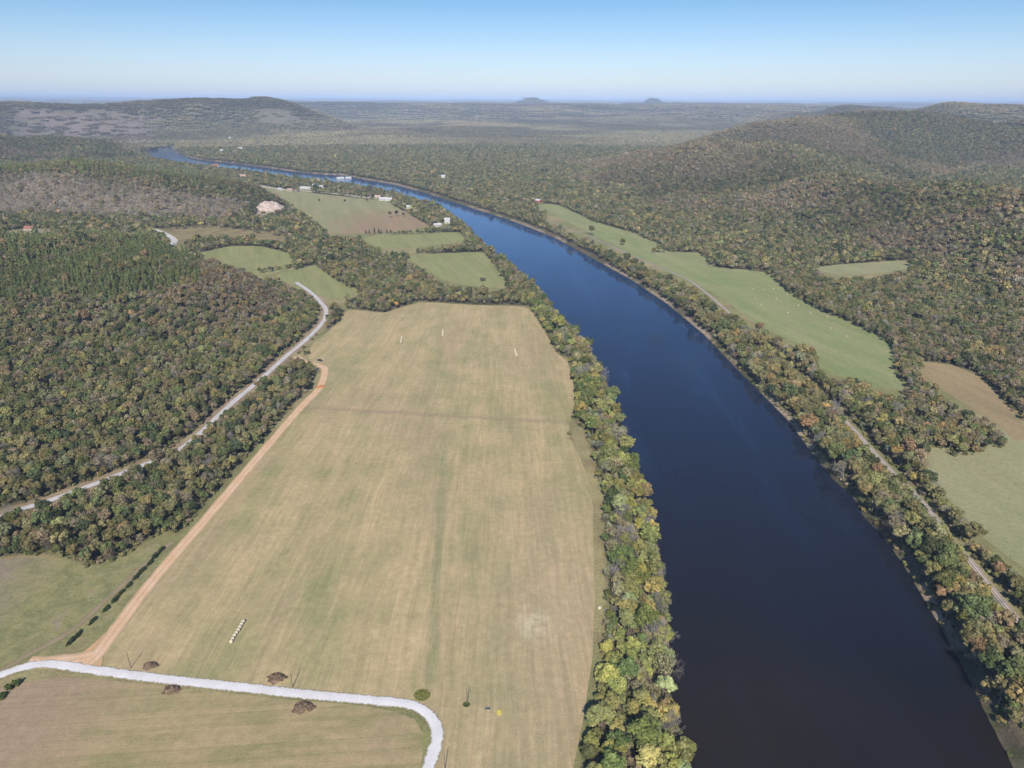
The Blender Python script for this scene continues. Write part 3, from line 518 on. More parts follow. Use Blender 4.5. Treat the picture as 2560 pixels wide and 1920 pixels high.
rail_mesh(-.72,'rail'); rail_mesh(.72,'rail')
def offset(line,d):
    L=np.array(line,float); T=np.gradient(L,axis=0); T/=np.linalg.norm(T,axis=1)[:,None]; return L+np.c_[-T[:,1],T[:,0]]*d
def river_sheet():
    a=offset(RIVER_LEFT,6.); b=offset(RIVER_RIGHT,-6.)
    P=[tuple(q) for q in a]+[tuple(q) for q in b[::-1]]
    me=D.meshes.new('river'); me.from_pydata([(x,y,-3.5) for x,y in P],[],[tuple(range(len(P)))]); me.materials.append(M['water'])
    if me.polygons[0].normal.z<0: me.flip_normals()
    return tag(link(D.objects.new('river',me)),kind='structure')
river_sheet()
# ------------------------------------------------------------------ tree meshes
def cards(c,n,s,asp=1.,spread=.0):
    """square leaf sprays: centres c, normals n, sizes s -> quads"""
    N=len(c); n=n/(np.linalg.norm(n,axis=1)[:,None]+1e-9)
    r=rng.normal(size=(N,3)); a=np.cross(n,r); a/=np.linalg.norm(a,axis=1)[:,None]+1e-9; b=np.cross(n,a)
    a=a*(s*.5)[:,None]; b=b*(s*.5*asp)[:,None]
    k=rng.uniform(.6,1.25,(N,4,1))
    V=np.stack([c-a*k[:,0]-b*k[:,0],c+a*k[:,1]-b*k[:,1],c+a*k[:,2]+b*k[:,2],c-a*k[:,3]+b*k[:,3]],1).reshape(-1,3)
    return V,np.arange(N*4).reshape(N,4)
def sphere_pts(n):
    v=rng.normal(size=(n,3)); return v/np.linalg.norm(v,axis=1)[:,None]
def tubes(segs,n=4):
    """segs: list of (p,q,r0,r1) -> quads"""
    S=np.array([(*p,*q,a,b) for p,q,a,b in segs],float); p=S[:,:3];q=S[:,3:6]
    d=q-p; d/=np.linalg.norm(d,axis=1)[:,None]+1e-9
    h=np.where(np.abs(d[:,2:3])<.9,np.array([[0,0,1.]]),np.array([[1.,0,0]])); a=np.cross(d,h); a/=np.linalg.norm(a,axis=1)[:,None]+1e-9; b=np.cross(d,a)
    t=np.arange(n)*2*np.pi/n
    ring=a[:,None,:]*np.cos(t)[None,:,None]+b[:,None,:]*np.sin(t)[None,:,None]
    V=np.concatenate([p[:,None,:]+ring*S[:,6,None,None],q[:,None,:]+ring*S[:,7,None,None]],1)
    N=len(S); base=np.arange(N)[:,None]*2*n; i=np.arange(n); j=(i+1)%n
    F=np.stack([base+i,base+j,base+n+j,base+n+i],-1).reshape(-1,4)
    return V.reshape(-1,3),F
def leafy(seed,H=10.,R=3.6,K=30,Mc=62,cs=.56,base=.30,flat=1.,gap=0.):
    """returns crown (V,F,shade), trunk (V,F)"""
    global rng; rng=np.random.default_rng(seed)
    cz=H*(base+(1-base)*.52); rz=H*(1-base)*.5
    lop=rng.normal(size=3)*.18; lop[2]=0
    u=sphere_pts(K*3); u=u[u[:,2]>-.55][:K]
    u[:,2]*=flat
    rad=rng.uniform(.5,.95,len(u)); 
    lob=1+.22*np.sin(np.arctan2(u[:,1],u[:,0])*rng.integers(2,4)+rng.uniform(0,6))
    cc=u*rad[:,None]*np.c_[R*.80*lob,R*.80*lob,np.full(len(u),rz*.82)]+lop*R+np.array([0,0,cz])
    cr=rng.uniform(.20,.40,len(u))*R
    Vs=[];Ns=[];Sh=[];Sz=[]
    tone=rng.uniform(.72,1.28,len(u))
    for c,r,tn in zip(cc,cr,tone):
        m=int(Mc*(r/(.30*R))**1.6*rng.uniform(.75,1.2)); d=sphere_pts(m); d=d[d[:,2]>-.75]
        rr=r*rng.uniform(.62,1.08,len(d))
        Vs.append(c+d*rr[:,None]*np.array([1,1,.85])); Ns.append(d+rng.normal(size=d.shape)*.45+np.array([0,0,.35])); 
        Sh.append(tn*rng.uniform(.76,1.24,len(d))); Sz.append(cs*rng.uniform(.6,1.35,len(d)))
    V=np.concatenate(Vs);N=np.concatenate(Ns);sh=np.concatenate(Sh);sz=np.concatenate(Sz)
    if gap>0:
        k=rng.random(len(V))>gap; V,N,sh,sz=V[k],N[k],sh[k],sz[k]
    cv,cf=cards(V,N,sz)
    t0=np.zeros(3); top=np.array([lop[0]*R*.5,lop[1]*R*.5,cz])
    segs=[]; P=[t0,np.array([.1,.05,H*base*.6]),np.array([lop[0]*R*.3,lop[1]*R*.3,H*base*1.1]),top]
    rd=[H*.028,H*.022,H*.017,H*.008]
    for i in range(3): segs.append((P[i],P[i+1],rd[i],rd[i+1]))
    for c in cc:
        s0=P[2]+(P[3]-P[2])*rng.uniform(0,.8); mid=(s0+c)/2+np.array([0,0,-.06*H])*rng.random()
        segs.append((s0,mid,H*.010,H*.006)); segs.append((mid,c,H*.006,H*.002))
    return (cv,cf,sh),(tubes(segs,5))
def bare_branches(seed,H=10.,levels=4,R=3.2,twig=.02):
    global rng; rng=np.random.default_rng(seed); trunk=[];fine=[]
    def grow(p,d,L,r,lv):
        n=2 if lv else 3
        for i in range(n):
            d2=d+rng.normal(size=3)*.12; d2/=np.linalg.norm(d2); q=p+d2*L/n
            (trunk if lv<2 else fine).append((p,q,max(r,twig),max(r*.8,twig))); p,d,r=q,d2,r*.8
            if lv<levels:
                for _ in range(rng.integers(1,3) if lv else rng.integers(1,4)):
                    w=rng.normal(size=3); w-=w.dot(d)*d; w/=np.linalg.norm(w); e=d*.72+w*.72+np.array([0,0,.14]); e/=np.linalg.norm(e)
                    grow(p,e,L*rng.uniform(.50,.74),r*.62,lv+1)
        if lv<levels: 
            for _ in range(2):
                e=d+rng.normal(size=3)*.45; e/=np.linalg.norm(e); grow(p,e,L*.5,r*.7,lv+1)
    grow(np.zeros(3),np.array([.03,.03,1.]),H*.52,H*.022,0)
    return tubes(trunk,5),tubes(fine,3)
def sparse(seed,H=9.5,R=3.2):
    (cv,cf,sh),_=leafy(seed,H,R,26,30,.34,.28,1.,.15)
    tr,fn=bare_branches(seed+50,H*.97,3,R,.018)
    return (cv,cf,sh),tr,fn
def pine(seed,H=12.,R=2.1):
    global rng; rng=np.random.default_rng(seed); Vs=[];Ns=[];Sh=[];segs=[((0,0,0),(0,0,H*.98),H*.018,H*.003)]
    z=H*.30
    while z<H*.97:
        f=(1-(z-H*.3)/(H*.7)); r=R*(f**.75)*rng.uniform(.8,1.1)+.15
        for k in range(max(3,int(7*f+2))):
            a=rng.uniform(0,6.283); L=r*rng.uniform(.7,1.1); tip=np.array([math.cos(a)*L,math.sin(a)*L,z-.12*L+.1*f])
            segs.append(((0,0,z),tuple(tip),.03,.015)); tn=rng.uniform(.7,1.3)
            m=int(7+10*f)
            for q in rng.uniform(.25,1.05,m):
                Vs.append(np.array([0,0,z])*(1-q)+tip*q+rng.normal(size=3)*.2); Ns.append(np.array([math.cos(a)*.5,math.sin(a)*.5,.8])+rng.normal(size=3)*.4); Sh.append(tn*rng.uniform(.75,1.25))
        z+=H*.055
    V=np.array(Vs); cv,cf=cards(V,np.array(Ns),rng.uniform(.3,.62,len(V))); return (cv,cf,np.array(Sh)),tubes(segs,5)
def join(parts):
    V=[];F=[];mi=[];sh=[];b=0
    for v,f,m,s in parts:
        V.append(v);F.append(f+b);mi.append(np.full(len(f),m));sh.append(np.ones(len(f)) if s is None else s);b+=len(v)
    return np.concatenate(V),np.concatenate(F),np.concatenate(mi),np.concatenate(sh)
LEAFY=[leafy(100+i,H=h,R=r,K=k,Mc=m,base=b,flat=fl,gap=g) for i,(h,r,k,m,b,fl,g) in enumerate([
  (10,3.7,30,60,.30,1,0),(11,3.3,28,62,.26,1,0),(9,3.9,34,55,.30,.9,.05),(10.5,3.4,24,60,.34,1.05,.1),(8.5,3.3,26,60,.2,1,0),(11.5,4.0,36,58,.3,1,.05),(9.5,3.1,20,58,.3,1.1,.2),(10,3.6,26,52,.3,.85,.1)])]
SPARSE=[sparse(300+i,9.5+i*.5,3.2) for i in range(4)]
BARE=[bare_branches(400+i,9.5+.6*i,4,3.2,.022) for i in range(4)]
PINE=[pine(500+i,11+i,2.0+.15*i) for i in range(3)]
BUSH=[leafy(600+i,H=2.4,R=1.7,K=14,Mc=34,cs=.42,base=-.15,flat=.9)[0] for i in range(3)]
rng=np.random.default_rng(11)
crown_mesh={};trunk_mesh={}
full=[]    # joined meshes for the woods, in index order
for i,((cv,cf,sh),(tv,tf)) in enumerate(LEAFY):
    crown_mesh['leafy',i]=quads_mesh('crown',cv,cf,[M['leaf']],face_attr=sh); trunk_mesh['leafy',i]=quads_mesh('trunk',tv,tf,[M['bark']],smooth_=True)
    full.append(join([(cv,cf,0,sh),(tv,tf,1,None)]))
for i,((cv,cf,sh),(tv,tf),(fv,ff)) in enumerate(SPARSE):
    crown_mesh['sparse',i]=quads_mesh('crown',*join([(cv,cf,0,sh),(fv,ff,1,None)])[:2],[M['leaf'],M['bark']],midx=np.r_[np.zeros(len(cf)),np.ones(len(ff))],face_attr=np.r_[sh,np.ones(len(ff))])
    trunk_mesh['sparse',i]=quads_mesh('trunk',tv,tf,[M['bark']],smooth_=True)
    full.append(join([(cv,cf,0,sh),(fv,ff,1,None),(tv,tf,1,None)]))
for i,((tv,tf),(fv,ff)) in enumerate(BARE):
    crown_mesh['bare',i]=quads_mesh('crown',fv,ff,[M['pale_bark']]); trunk_mesh['bare',i]=quads_mesh('trunk',tv,tf,[M['pale_bark']],smooth_=True)
    full.append(join([(fv,ff,2,None),(tv,tf,2,None)]))
for i,((cv,cf,sh),(tv,tf)) in enumerate(PINE):
    crown_mesh['pine',i]=quads_mesh('crown',cv,cf,[M['leaf']],face_attr=sh); trunk_mesh['pine',i]=quads_mesh('trunk',tv,tf,[M['bark']],smooth_=True)
    full.append(join([(cv,cf,0,sh),(tv,tf,1,None)]))
bush_mesh=[quads_mesh('bush',cv,cf,[M['leaf']],face_attr=sh) for cv,cf,sh in BUSH]
# index ranges in the woods collection
IX={'leafy':(0,8),'sparse':(8,12),'bare':(12,16),'pine':(16,19),'bush':(19,22)}
def source_collection(name,meshes):
    c=D.collections.new(name)
    for i,me in enumerate(meshes): c.objects.link(D.objects.new(f'{name}_{i:02d}',me))
    return c
MATS=[M['leaf'],M['bark'],M['pale_bark']]
near_src=source_collection('woods_near',[quads_mesh('woods',v,f,MATS,midx=mi,face_attr=sh) for v,f,mi,sh in full]+bush_mesh)
def low_tree(seed,H,R,N,cs,base,kind):
    global rng; rng=np.random.default_rng(seed)
    if kind=='pine':
        f=rng.random(N)**.6; z=H*(.25+.75*(1-f)); a=rng.uniform(0,6.283,N); r=R*f**.8*rng.uniform(.5,1,N)
        c=np.c_[np.cos(a)*r,np.sin(a)*r,z]; n=np.c_[np.cos(a)*.6,np.sin(a)*.6,np.full(N,.7)]+rng.normal(size=(N,3))*.3
        s=cs*rng.uniform(.6,1.2,N); sh=rng.uniform(.65,1.35,N)
    else:
        u=sphere_pts(N); u[:,2]=np.abs(u[:,2])*1.25-.35; K=7; k=rng.integers(0,K,N); cc=sphere_pts(K)*np.array([.5,.5,.35]); tn=rng.uniform(.65,1.35,K)
        c=(cc[k]+u*.58)*np.array([R,R,H*.36])+np.array([0,0,H*.62]); n=u+rng.normal(size=(N,3))*.35+np.array([0,0,.3])
        s=cs*rng.uniform(.6,1.25,N); sh=tn[k]*rng.uniform(.7,1.3,N)
    return (*cards(c,n,s),sh)
LOW=[low_tree(700+i,9.5+.3*i,3.7,105,1.35,.3,'leafy') for i in range(6)]+[low_tree(720+i,9.5,3.4,80,.75,.3,'leafy') for i in range(3)]+[low_tree(730+i,11.5,2.3,90,1.0,.3,'pine') for i in range(3)]
mid_src=source_collection('woods_mid',[quads_mesh('woods',v,f,MATS,face_attr=sh) for v,f,sh in LOW])
def clump(seed,S=42.,n=44,kind='leafy'):
    global rng; g=np.random.default_rng(seed); parts=[]
    for i in range(n):
        rng=g; H=g.uniform(7,11); v,f,sh=low_tree(int(g.integers(1e6)),H,4.1 if kind!='pine' else 3.,26,2.5,.3,kind)
        p=g.uniform(-S*.55,S*.55,2); parts.append((v+np.array([p[0],p[1],-1.0]),f,0,sh*g.uniform(.6,1.4)))
    v,f,mi,sh=join(parts); return v,f,sh
CL=[clump(800+i) for i in range(4)]+[clump(810+i,kind='pine') for i in range(1)]
far_src=source_collection('woods_far',[quads_mesh('woods',v,f,MATS,face_attr=sh) for v,f,sh in CL])
rng=np.random.default_rng(23)
# ------------------------------------------------------------------ tree colours
TINT={'green':(.095,.125,.040),'olive':(.155,.150,.062),'dark green':(.062,.082,.036),'golden':(.25,.195,.070),'rust':(.215,.140,.080),
 'grey brown':(.215,.185,.140),'yellow green':(.20,.205,.060),'silver green':(.175,.195,.115),'bare':(.30,.28,.26),'pine':(.115,.155,.048),'brown':(.185,.148,.092),'grey':(.225,.205,.185)}
CN=list(TINT)
def tint_of(cls,n):
    b=np.array([TINT[CN[c]] for c in cls])*np.array([1.66,1.56,1.24]); b=b*.68+b.mean(1)[:,None]*np.array([1.12,1.04,.84])*.32; g=rng.normal(size=n); w=rng.normal(size=n)
    return np.clip(b*np.exp(.15*g)[:,None]*np.exp(np.c_[.06*w,0*w,-.06*w]),.01,.6)
def choose(weights,n):
    k=list(weights); p=np.array([weights[q] for q in k],float); return np.array([CN.index(q) for q in k])[rng.choice(len(k),n,p=p/p.sum())]
def classify(x,y,z,sd):
    n=len(x); r=np.hypot(x,y); cls=choose({'green':22,'olive':40,'dark green':6,'golden':7,'rust':2,'grey brown':13,'yellow green':14,'silver green':3,'bare':3,'brown':4},n)
    def put(m,w):
        if m.any(): cls[m]=choose(w,int(m.sum()))
    patch=fbm(x/85,y/85,101,3); patch=np.where(r>1200,fbm(x/260,y/260,103,4)-.10*(gully(x,y)-.4),patch); patch2=fbm(x/30,y/30,111,2)
    hill=z>2.5
    west=(sd<75)&(x>0)&(y<620)&(x<np.interp(y,[140,300,500,620],[110,90,60,40]))
    put(west,{'green':32,'olive':30,'yellow green':14,'golden':3,'grey brown':16,'silver green':5,'bare':7,'grey':9,'dark green':4})
    wb=west&(sd<9)&(y<330); put(wb,{'golden':18,'olive':30,'silver green':12,'bare':7,'yellow green':14,'rust':3})
    band=(x<-60)&(y<760)&~hill
    put(band,{'olive':40,'green':22,'dark green':12,'grey brown':14,'brown':7,'yellow green':4,'bare':1})
    h1=hill&(r<1250)&(x<0)
    put(h1&(patch<=.44),{'olive':38,'green':20,'dark green':12,'brown':18,'grey brown':16})
    put(h1&(patch>.44),{'brown':40,'olive':20,'grey brown':30,'rust':7,'green':6,'grey':8})
    h2=hill&~h1
    put(h2&(patch<=.46),{'olive':40,'green':24,'dark green':12,'grey brown':16,'brown':10})
    put(h2&(patch>.46)&(patch<=.54),{'olive':34,'brown':22,'grey brown':28,'green':14,'grey':8})
    put(h2&(patch>.54),{'brown':34,'grey brown':38,'grey':10,'olive':20,'rust':4})
    right=(x>0)&~hill&(sd>90)
    put(right,{'olive':34,'green':20,'grey brown':24,'grey':10,'golden':2,'brown':10,'dark green':6})
    mid_=(y>620)&~hill; put(mid_,{'olive':38,'green':26,'dark green':9,'grey brown':14,'grey':4,'golden':2,'yellow green':5,'brown':5})
    put(inside(x,y,BARE_SLOPE),{'grey':52,'grey brown':22,'brown':8,'olive':8,'pine':2})
    put(inside(x,y,MOUNTAIN_BARE)|inside(x,y,MOUNTAIN_SCREE),{'grey':50,'grey brown':30,'olive':20})
    pin=inside(x,y,PINE_HILL)&(patch2+.25*rng.random(n)>.40); put(pin,{'pine':88,'olive':7,'brown':5})
    pin2=inside(x,y,PINE_CREST); put(pin2,{'pine':70,'olive':20,'brown':10})
    return cls
def mesh_index(cls):
    n=len(cls); name=np.array(CN)[cls]; idx=rng.integers(0,8,n)
    sp=np.isin(name,['grey brown','grey'])|((np.isin(name,['brown']))&(rng.random(n)<.35))
    idx[sp]=rng.integers(8,12,sp.sum()); b=name=='bare'; idx[b]=rng.integers(12,16,b.sum()); p=name=='pine'; idx[p]=rng.integers(16,19,p.sum()); return idx
def scatter(r0,r1,step,half=46.):
    a=math.radians(half); q=np.arange(-r1*1.02,r1*1.02,step); gx,gy=np.meshgrid(q,q); gx=gx+rng.uniform(-.47,.47,gx.shape)*step; gy=gy+rng.uniform(-.47,.47,gx.shape)*step
    ca,sa=math.cos(.53),math.sin(.53); x=(gx*ca-gy*sa).ravel(); y=(gx*sa+gy*ca).ravel(); k=y>100; x,y=x[k],y[k]
    r=np.hypot(x,y); k=(r>=r0)&(r<r1)&(np.abs(np.arctan2(x,y))<a); return x[k],y[k]
# ------------------------------------------------------------------ woods as instanced cover
def woods(name,label,pts,src,cat='forest'):
    x,y,z,rot,scl,idx,tint=pts
    me=D.meshes.new(name); me.vertices.add(len(x)); me.vertices.foreach_set('co',np.c_[x,y,z].astype(np.float32).ravel())
    for nm,ty,v in (('rot','FLOAT',rot),('scl','FLOAT_VECTOR',scl),('idx','INT',idx),('tint','FLOAT_COLOR',np.c_[tint,np.ones(len(x))])):
        a=me.attributes.new(nm,ty,'POINT'); a.data.foreach_set('color' if ty=='FLOAT_COLOR' else 'vector' if ty=='FLOAT_VECTOR' else 'value',np.ascontiguousarray(v,np.int32 if ty=='INT' else np.float32).ravel())
    o=link(D.objects.new(name,me)); tag(o,label,cat,kind='stuff')
    g=D.node_groups.new(name,'GeometryNodeTree'); g.interface.new_socket('Geometry',in_out='INPUT',socket_type='NodeSocketGeometry'); g.interface.new_socket('Geometry',in_out='OUTPUT',socket_type='NodeSocketGeometry')
    N=g.nodes; i=N.new('NodeGroupInput'); out=N.new('NodeGroupOutput'); ip=N.new('GeometryNodeInstanceOnPoints'); ci=N.new('GeometryNodeCollectionInfo')
    ci.inputs['Collection'].default_value=src; ci.inputs['Separate Children'].default_value=True; ci.inputs['Reset Children'].default_value=True
    def at(nm,ty):
        a=N.new('GeometryNodeInputNamedAttribute'); a.data_type=ty; a.inputs['Name'].default_value=nm; return a.outputs['Attribute']
    cx=N.new('ShaderNodeCombineXYZ'); L=g.links; L.new(at('rot','FLOAT'),cx.inputs[2])
    e=N.new('FunctionNodeEulerToRotation'); L.new(cx.outputs[0],e.inputs[0])
    L.new(i.outputs[0],ip.inputs['Points']); L.new(ci.outputs[0],ip.inputs['Instance']); ip.inputs['Pick Instance'].default_value=True
    L.new(at('idx','INT'),ip.inputs['Instance Index']); L.new(e.outputs[0],ip.inputs['Rotation']); L.new(at('scl','FLOAT_VECTOR'),ip.inputs['Scale'])
    L.new(ip.outputs[0],out.inputs[0])
    m=o.modifiers.new('cover','NODES'); m.node_group=g; return o
def vec_scale(s,n): return np.c_[s*rng.uniform(.9,1.12,n),s*rng.uniform(.9,1.12,n),s*rng.uniform(.88,1.15,n)]
def pack(x,y,z,s,idx,tint): n=len(x); return [x,y,z,rng.uniform(0,6.283,n),vec_scale(s,n),idx,tint]
def sel(p,m): return [q[m] for q in p]
river_mid=lambda yy: np.interp(yy,[p[1] for p in RIVER_LEFT[:28]],[p[0] for p in RIVER_LEFT[:28]])+25
# near woods
x,y=scatter(140,900,4.3); cd=clear_sd(x,y); k=cd>1.0; x,y,cd=x[k],y[k],cd[k]
sd=river_sd(x,y); k=sd>np.where(x<river_mid(y),.4,1.4)+3.*vnoise(x/11,y/11,151); x,y,sd,cd=x[k],y[k],sd[k],cd[k]
z=ground_z(x,y,sd); 
thin=inside(x,y,ROAD_CLEARING)|inside(x,y,HOUSE_CLEARING); k=~thin|(rng.random(len(x))<.25); x,y,z,sd,cd=x[k],y[k],z[k],sd[k],cd[k]
cls=classify(x,y,z,sd)
for ax,ay,ar,ac in ACCENT_TREES: cls[(np.hypot(x-ax,y-ay)<ar)&(rng.random(len(x))<.8)]=CN.index(ac)
idx=mesh_index(cls); n=len(x)
s=np.exp(rng.normal(size=n)*.17)*.79; edge=cd<3.5; s[edge]*=.82; wat=(sd<6)&(y<420); s[wat]*=1.18
strip=(sd<70)&(z<2); s[strip]*=np.exp(rng.normal(size=int(strip.sum()))*.15)*1.06
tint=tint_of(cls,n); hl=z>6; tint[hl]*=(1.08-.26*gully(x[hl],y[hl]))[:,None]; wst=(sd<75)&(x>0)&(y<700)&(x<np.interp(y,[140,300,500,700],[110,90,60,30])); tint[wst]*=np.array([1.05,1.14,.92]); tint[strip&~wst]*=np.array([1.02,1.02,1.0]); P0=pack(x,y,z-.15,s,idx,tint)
# ------------------------------------------------------------------ the 300 nearest trees, each a thing of its own
CAM=Vector((0,0,200.)); PITCH=math.radians(22.65)
def frame_uv(x,y,z):
    dz=z-200; zc=y*math.cos(PITCH)-dz*math.sin(PITCH); up=y*math.sin(PITCH)+dz*math.cos(PITCH); return x/zc*1707/1280,up/zc*1707/960,zc
u,v,zc=frame_uv(x,y,z+6); inframe=(np.abs(u)<1.0)&(np.abs(v)<1.0)
order=np.argsort(np.where(inframe,zc/(s*10),1e9)); chosen=order[:300]; rest=np.ones(n,bool); rest[chosen]=False
ORD=['','second ','third ','fourth ','fifth ','sixth ','seventh ','eighth ','ninth ','tenth ','eleventh ','twelfth ','thirteenth ','fourteenth ','fifteenth ','sixteenth ','seventeenth ','eighteenth ','nineteenth ','twentieth ']
def ordinal(i): return ('nearest ' if i==0 else ORD[i]+'nearest ') if i<20 else None
rail_x=lambda yy: np.interp(yy,[p[1] for p in RAILWAY[::-1]],[p[0] for p in RAILWAY[::-1]])
def zone(i):
    X,Y,S=x[i],y[i],sd[i]
    if X<-60: 
        ux=np.interp(Y,[p[1] for p in UPPER_ROAD[::-1]],[p[0] for p in UPPER_ROAD[::-1]])
        dx=np.interp(Y,[p[1] for p in DIRT_ROAD[:9]],[p[0] for p in DIRT_ROAD[:9]])
        if X<ux-2: return 'on the forest edge above the grey road','trees on the forest edge above the grey road'
        if abs(X-dx)<16: return 'beside the red dirt road in the roadside belt','trees of the roadside belt'
        if abs(X-ux)<14: return 'beside the grey road in the roadside belt','trees of the roadside belt'
        return 'inside the roadside belt','trees of the roadside belt'
    if X<river_mid(Y):
        if S<9: return "at the water's edge by the hay field",'trees on the west river bank'
        if S<20: return 'in the middle of the hay field river bank','trees on the west river bank'
        return 'on the hay field edge of the river bank','trees on the west river bank'
    if X<rail_x(Y)-1:
        if S<9: return "at the water's edge below the railway",'trees on the east river bank'
        return 'between the east river bank and railway','trees on the east river bank'
    return 'between the railway and the east pasture','trees behind the railway'
FORM={'leafy':'tree','sparse':'thin-leaved tree','bare':'leafless tree','pine':'pine'}
count={}
for i in sorted(chosen,key=lambda q: zc[q]):
    kind=next(k for k,(a,b) in IX.items() if a<=idx[i]<b); j=int(idx[i]-IX[kind][0])
    zl,gr=zone(i); cn=CN[cls[i]]
    cword={'bare':'pale','pine':'green'}.get(cn,cn)
    h=s[i]; size='tall ' if h>1.14 else 'small ' if h<.78 else ''
    key=(cword,kind,size,zl); count[key]=count.get(key,-1)+1
    o=ordinal(count[key]) or 'distant '
    if o=='distant ': o='one of the farthest '
    lab=f'{o}{size}{cword} {FORM[kind]} {zl}'
    e=empty({'pine':'pine_tree'}.get(kind,'tree'),(float(x[i]),float(y[i]),float(z[i]-.15)),float(P0[3][i])); e.scale=tuple(float(q) for q in P0[4][i])
    tag(e,lab,'tree',gr)
    t=link(D.objects.new('trunk',trunk_mesh[kind,j]),e); c=link(D.objects.new('crown',crown_mesh[kind,j]),e)
    c['tint']=[float(q) for q in tint[i]]
R0=sel(P0,rest); rx,ry=x[rest],y[rest]; rz=z[rest]; rsd=sd[rest]
m_hill=(rx<-150)&(rz>1.); m_band=(rx<-60)&~m_hill&(ry<720); m_east=(rx>river_mid(ry))&~m_hill; m_west=~(m_hill|m_band|m_east)
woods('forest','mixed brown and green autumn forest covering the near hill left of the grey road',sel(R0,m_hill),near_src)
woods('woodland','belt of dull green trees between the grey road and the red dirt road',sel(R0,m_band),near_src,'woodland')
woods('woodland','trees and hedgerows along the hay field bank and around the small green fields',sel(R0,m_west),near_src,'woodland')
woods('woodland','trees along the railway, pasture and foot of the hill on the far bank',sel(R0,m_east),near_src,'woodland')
# undergrowth along banks and belts
bx,by=scatter(140,620,2.7); bc=clear_sd(bx,by); bs=river_sd(bx,by); bz=ground_z(bx,by,bs)
k=(bz<3)&(bs>.3)&(bc>.4)&((bs<75)|(bc<7))&(rng.random(len(bx))<.62); bx,by,bz=bx[k],by[k],bz[k]; nb=len(bx)
bcls=choose({'green':30,'olive':40,'yellow green':12,'grey brown':18,'dark green':8},nb)
woods('undergrowth','low green scrub growing under and beside the bank trees',pack(bx,by,bz-.1,rng.uniform(.45,1.15,nb),rng.integers(19,22,nb),tint_of(bcls,nb)),near_src,'scrub')
# middle distance
x1,y1=scatter(900,3300,6.0); c1=clear_sd(x1,y1); s1=river_sd(x1,y1); k=(c1>2)&(s1>5); x1,y1,s1=x1[k],y1[k],s1[k]; z1=ground_z(x1,y1,s1)
bare=inside(x1,y1,BARE_SLOPE); thin=inside(x1,y1,ROAD_CLEARING)|inside(x1,y1,HOUSE_CLEARING); k=(~bare|(rng.random(len(x1))<.62))&(~thin|(rng.random(len(x1))<.2)); x1,y1,z1,s1=x1[k],y1[k],z1[k],s1[k]
cl1=classify(x1,y1,z1,s1); n1=len(x1); nm=np.array(CN)[cl1]
i1=rng.integers(0,6,n1); q=np.isin(nm,['grey','grey brown','bare']); i1[q]=rng.integers(6,9,q.sum()); q=nm=='pine'; i1[q]=rng.integers(9,12,q.sum())
P1=pack(x1,y1,z1-.6,np.exp(rng.normal(size=n1)*.2)*.92,i1,tint_of(cl1,n1))
lm=x1<np.interp(y1,[900,1400,2700],[30,-130,-900])
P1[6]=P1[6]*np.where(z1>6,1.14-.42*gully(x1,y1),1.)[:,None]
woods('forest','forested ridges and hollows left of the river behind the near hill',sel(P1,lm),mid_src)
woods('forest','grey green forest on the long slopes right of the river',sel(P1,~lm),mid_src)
# hedgerows between the middle fields
hx=[];hy=[]
for Hd in HEDGES:
    q=resample(Hd,4.2); hx+=list(q[:,0]+rng.uniform(-1.5,1.5,len(q))); hy+=list(q[:,1]+rng.uniform(-2,2,len(q)))
hx=np.array(hx);hy=np.array(hy); nh=len(hx); hc=choose({'green':30,'olive':40,'dark green':16,'yellow green':8,'grey brown':8},nh)
woods('hedgerow','bushy hedgerows dividing the small green fields in the middle distance',pack(hx,hy,ground_z(hx,hy)-.5,rng.uniform(.5,.85,nh),mesh_index(hc),tint_of(hc,nh)),near_src,'hedgerow')
# far distance: canopy pieces
def far_woods(r0,r1,step,f,half=44.):
    x2,y2=scatter(r0,r1,step,half); s2=river_sd(x2,y2); k=s2>step*.5; x2,y2,s2=x2[k],y2[k],s2[k]; z2=ground_z(x2,y2,s2)
    c2=clear_sd(x2,y2); k=c2>step*.4; x2,y2,s2,z2=x2[k],y2[k],s2[k],z2[k]
    cl=classify(x2,y2,z2,s2); n2=len(x2); nm=np.array(CN)[cl]; i2=rng.integers(0,4,n2); i2[nm=='pine']=4
    b=inside(x2,y2,MOUNTAIN_BARE)|inside(x2,y2,MOUNTAIN_SCREE); k=~b|(rng.random(n2)<.22)
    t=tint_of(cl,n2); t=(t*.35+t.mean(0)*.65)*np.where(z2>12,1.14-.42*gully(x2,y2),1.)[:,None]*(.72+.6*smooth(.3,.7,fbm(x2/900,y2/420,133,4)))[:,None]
    P=pack(x2,y2,z2-1.5,np.full(n2,f),i2,t); P[4][:,2]=rng.uniform(.9,1.3,n2); return sel(P,k)
Fa=far_woods(3300,6500,26,.9); Fb=far_woods(6500,13000,80,2.2,42.)
woods('forest','hazy forest on the flat topped mountain and plain toward the horizon',[np.concatenate([a,b]) for a,b in zip(Fa,Fb)],far_src)
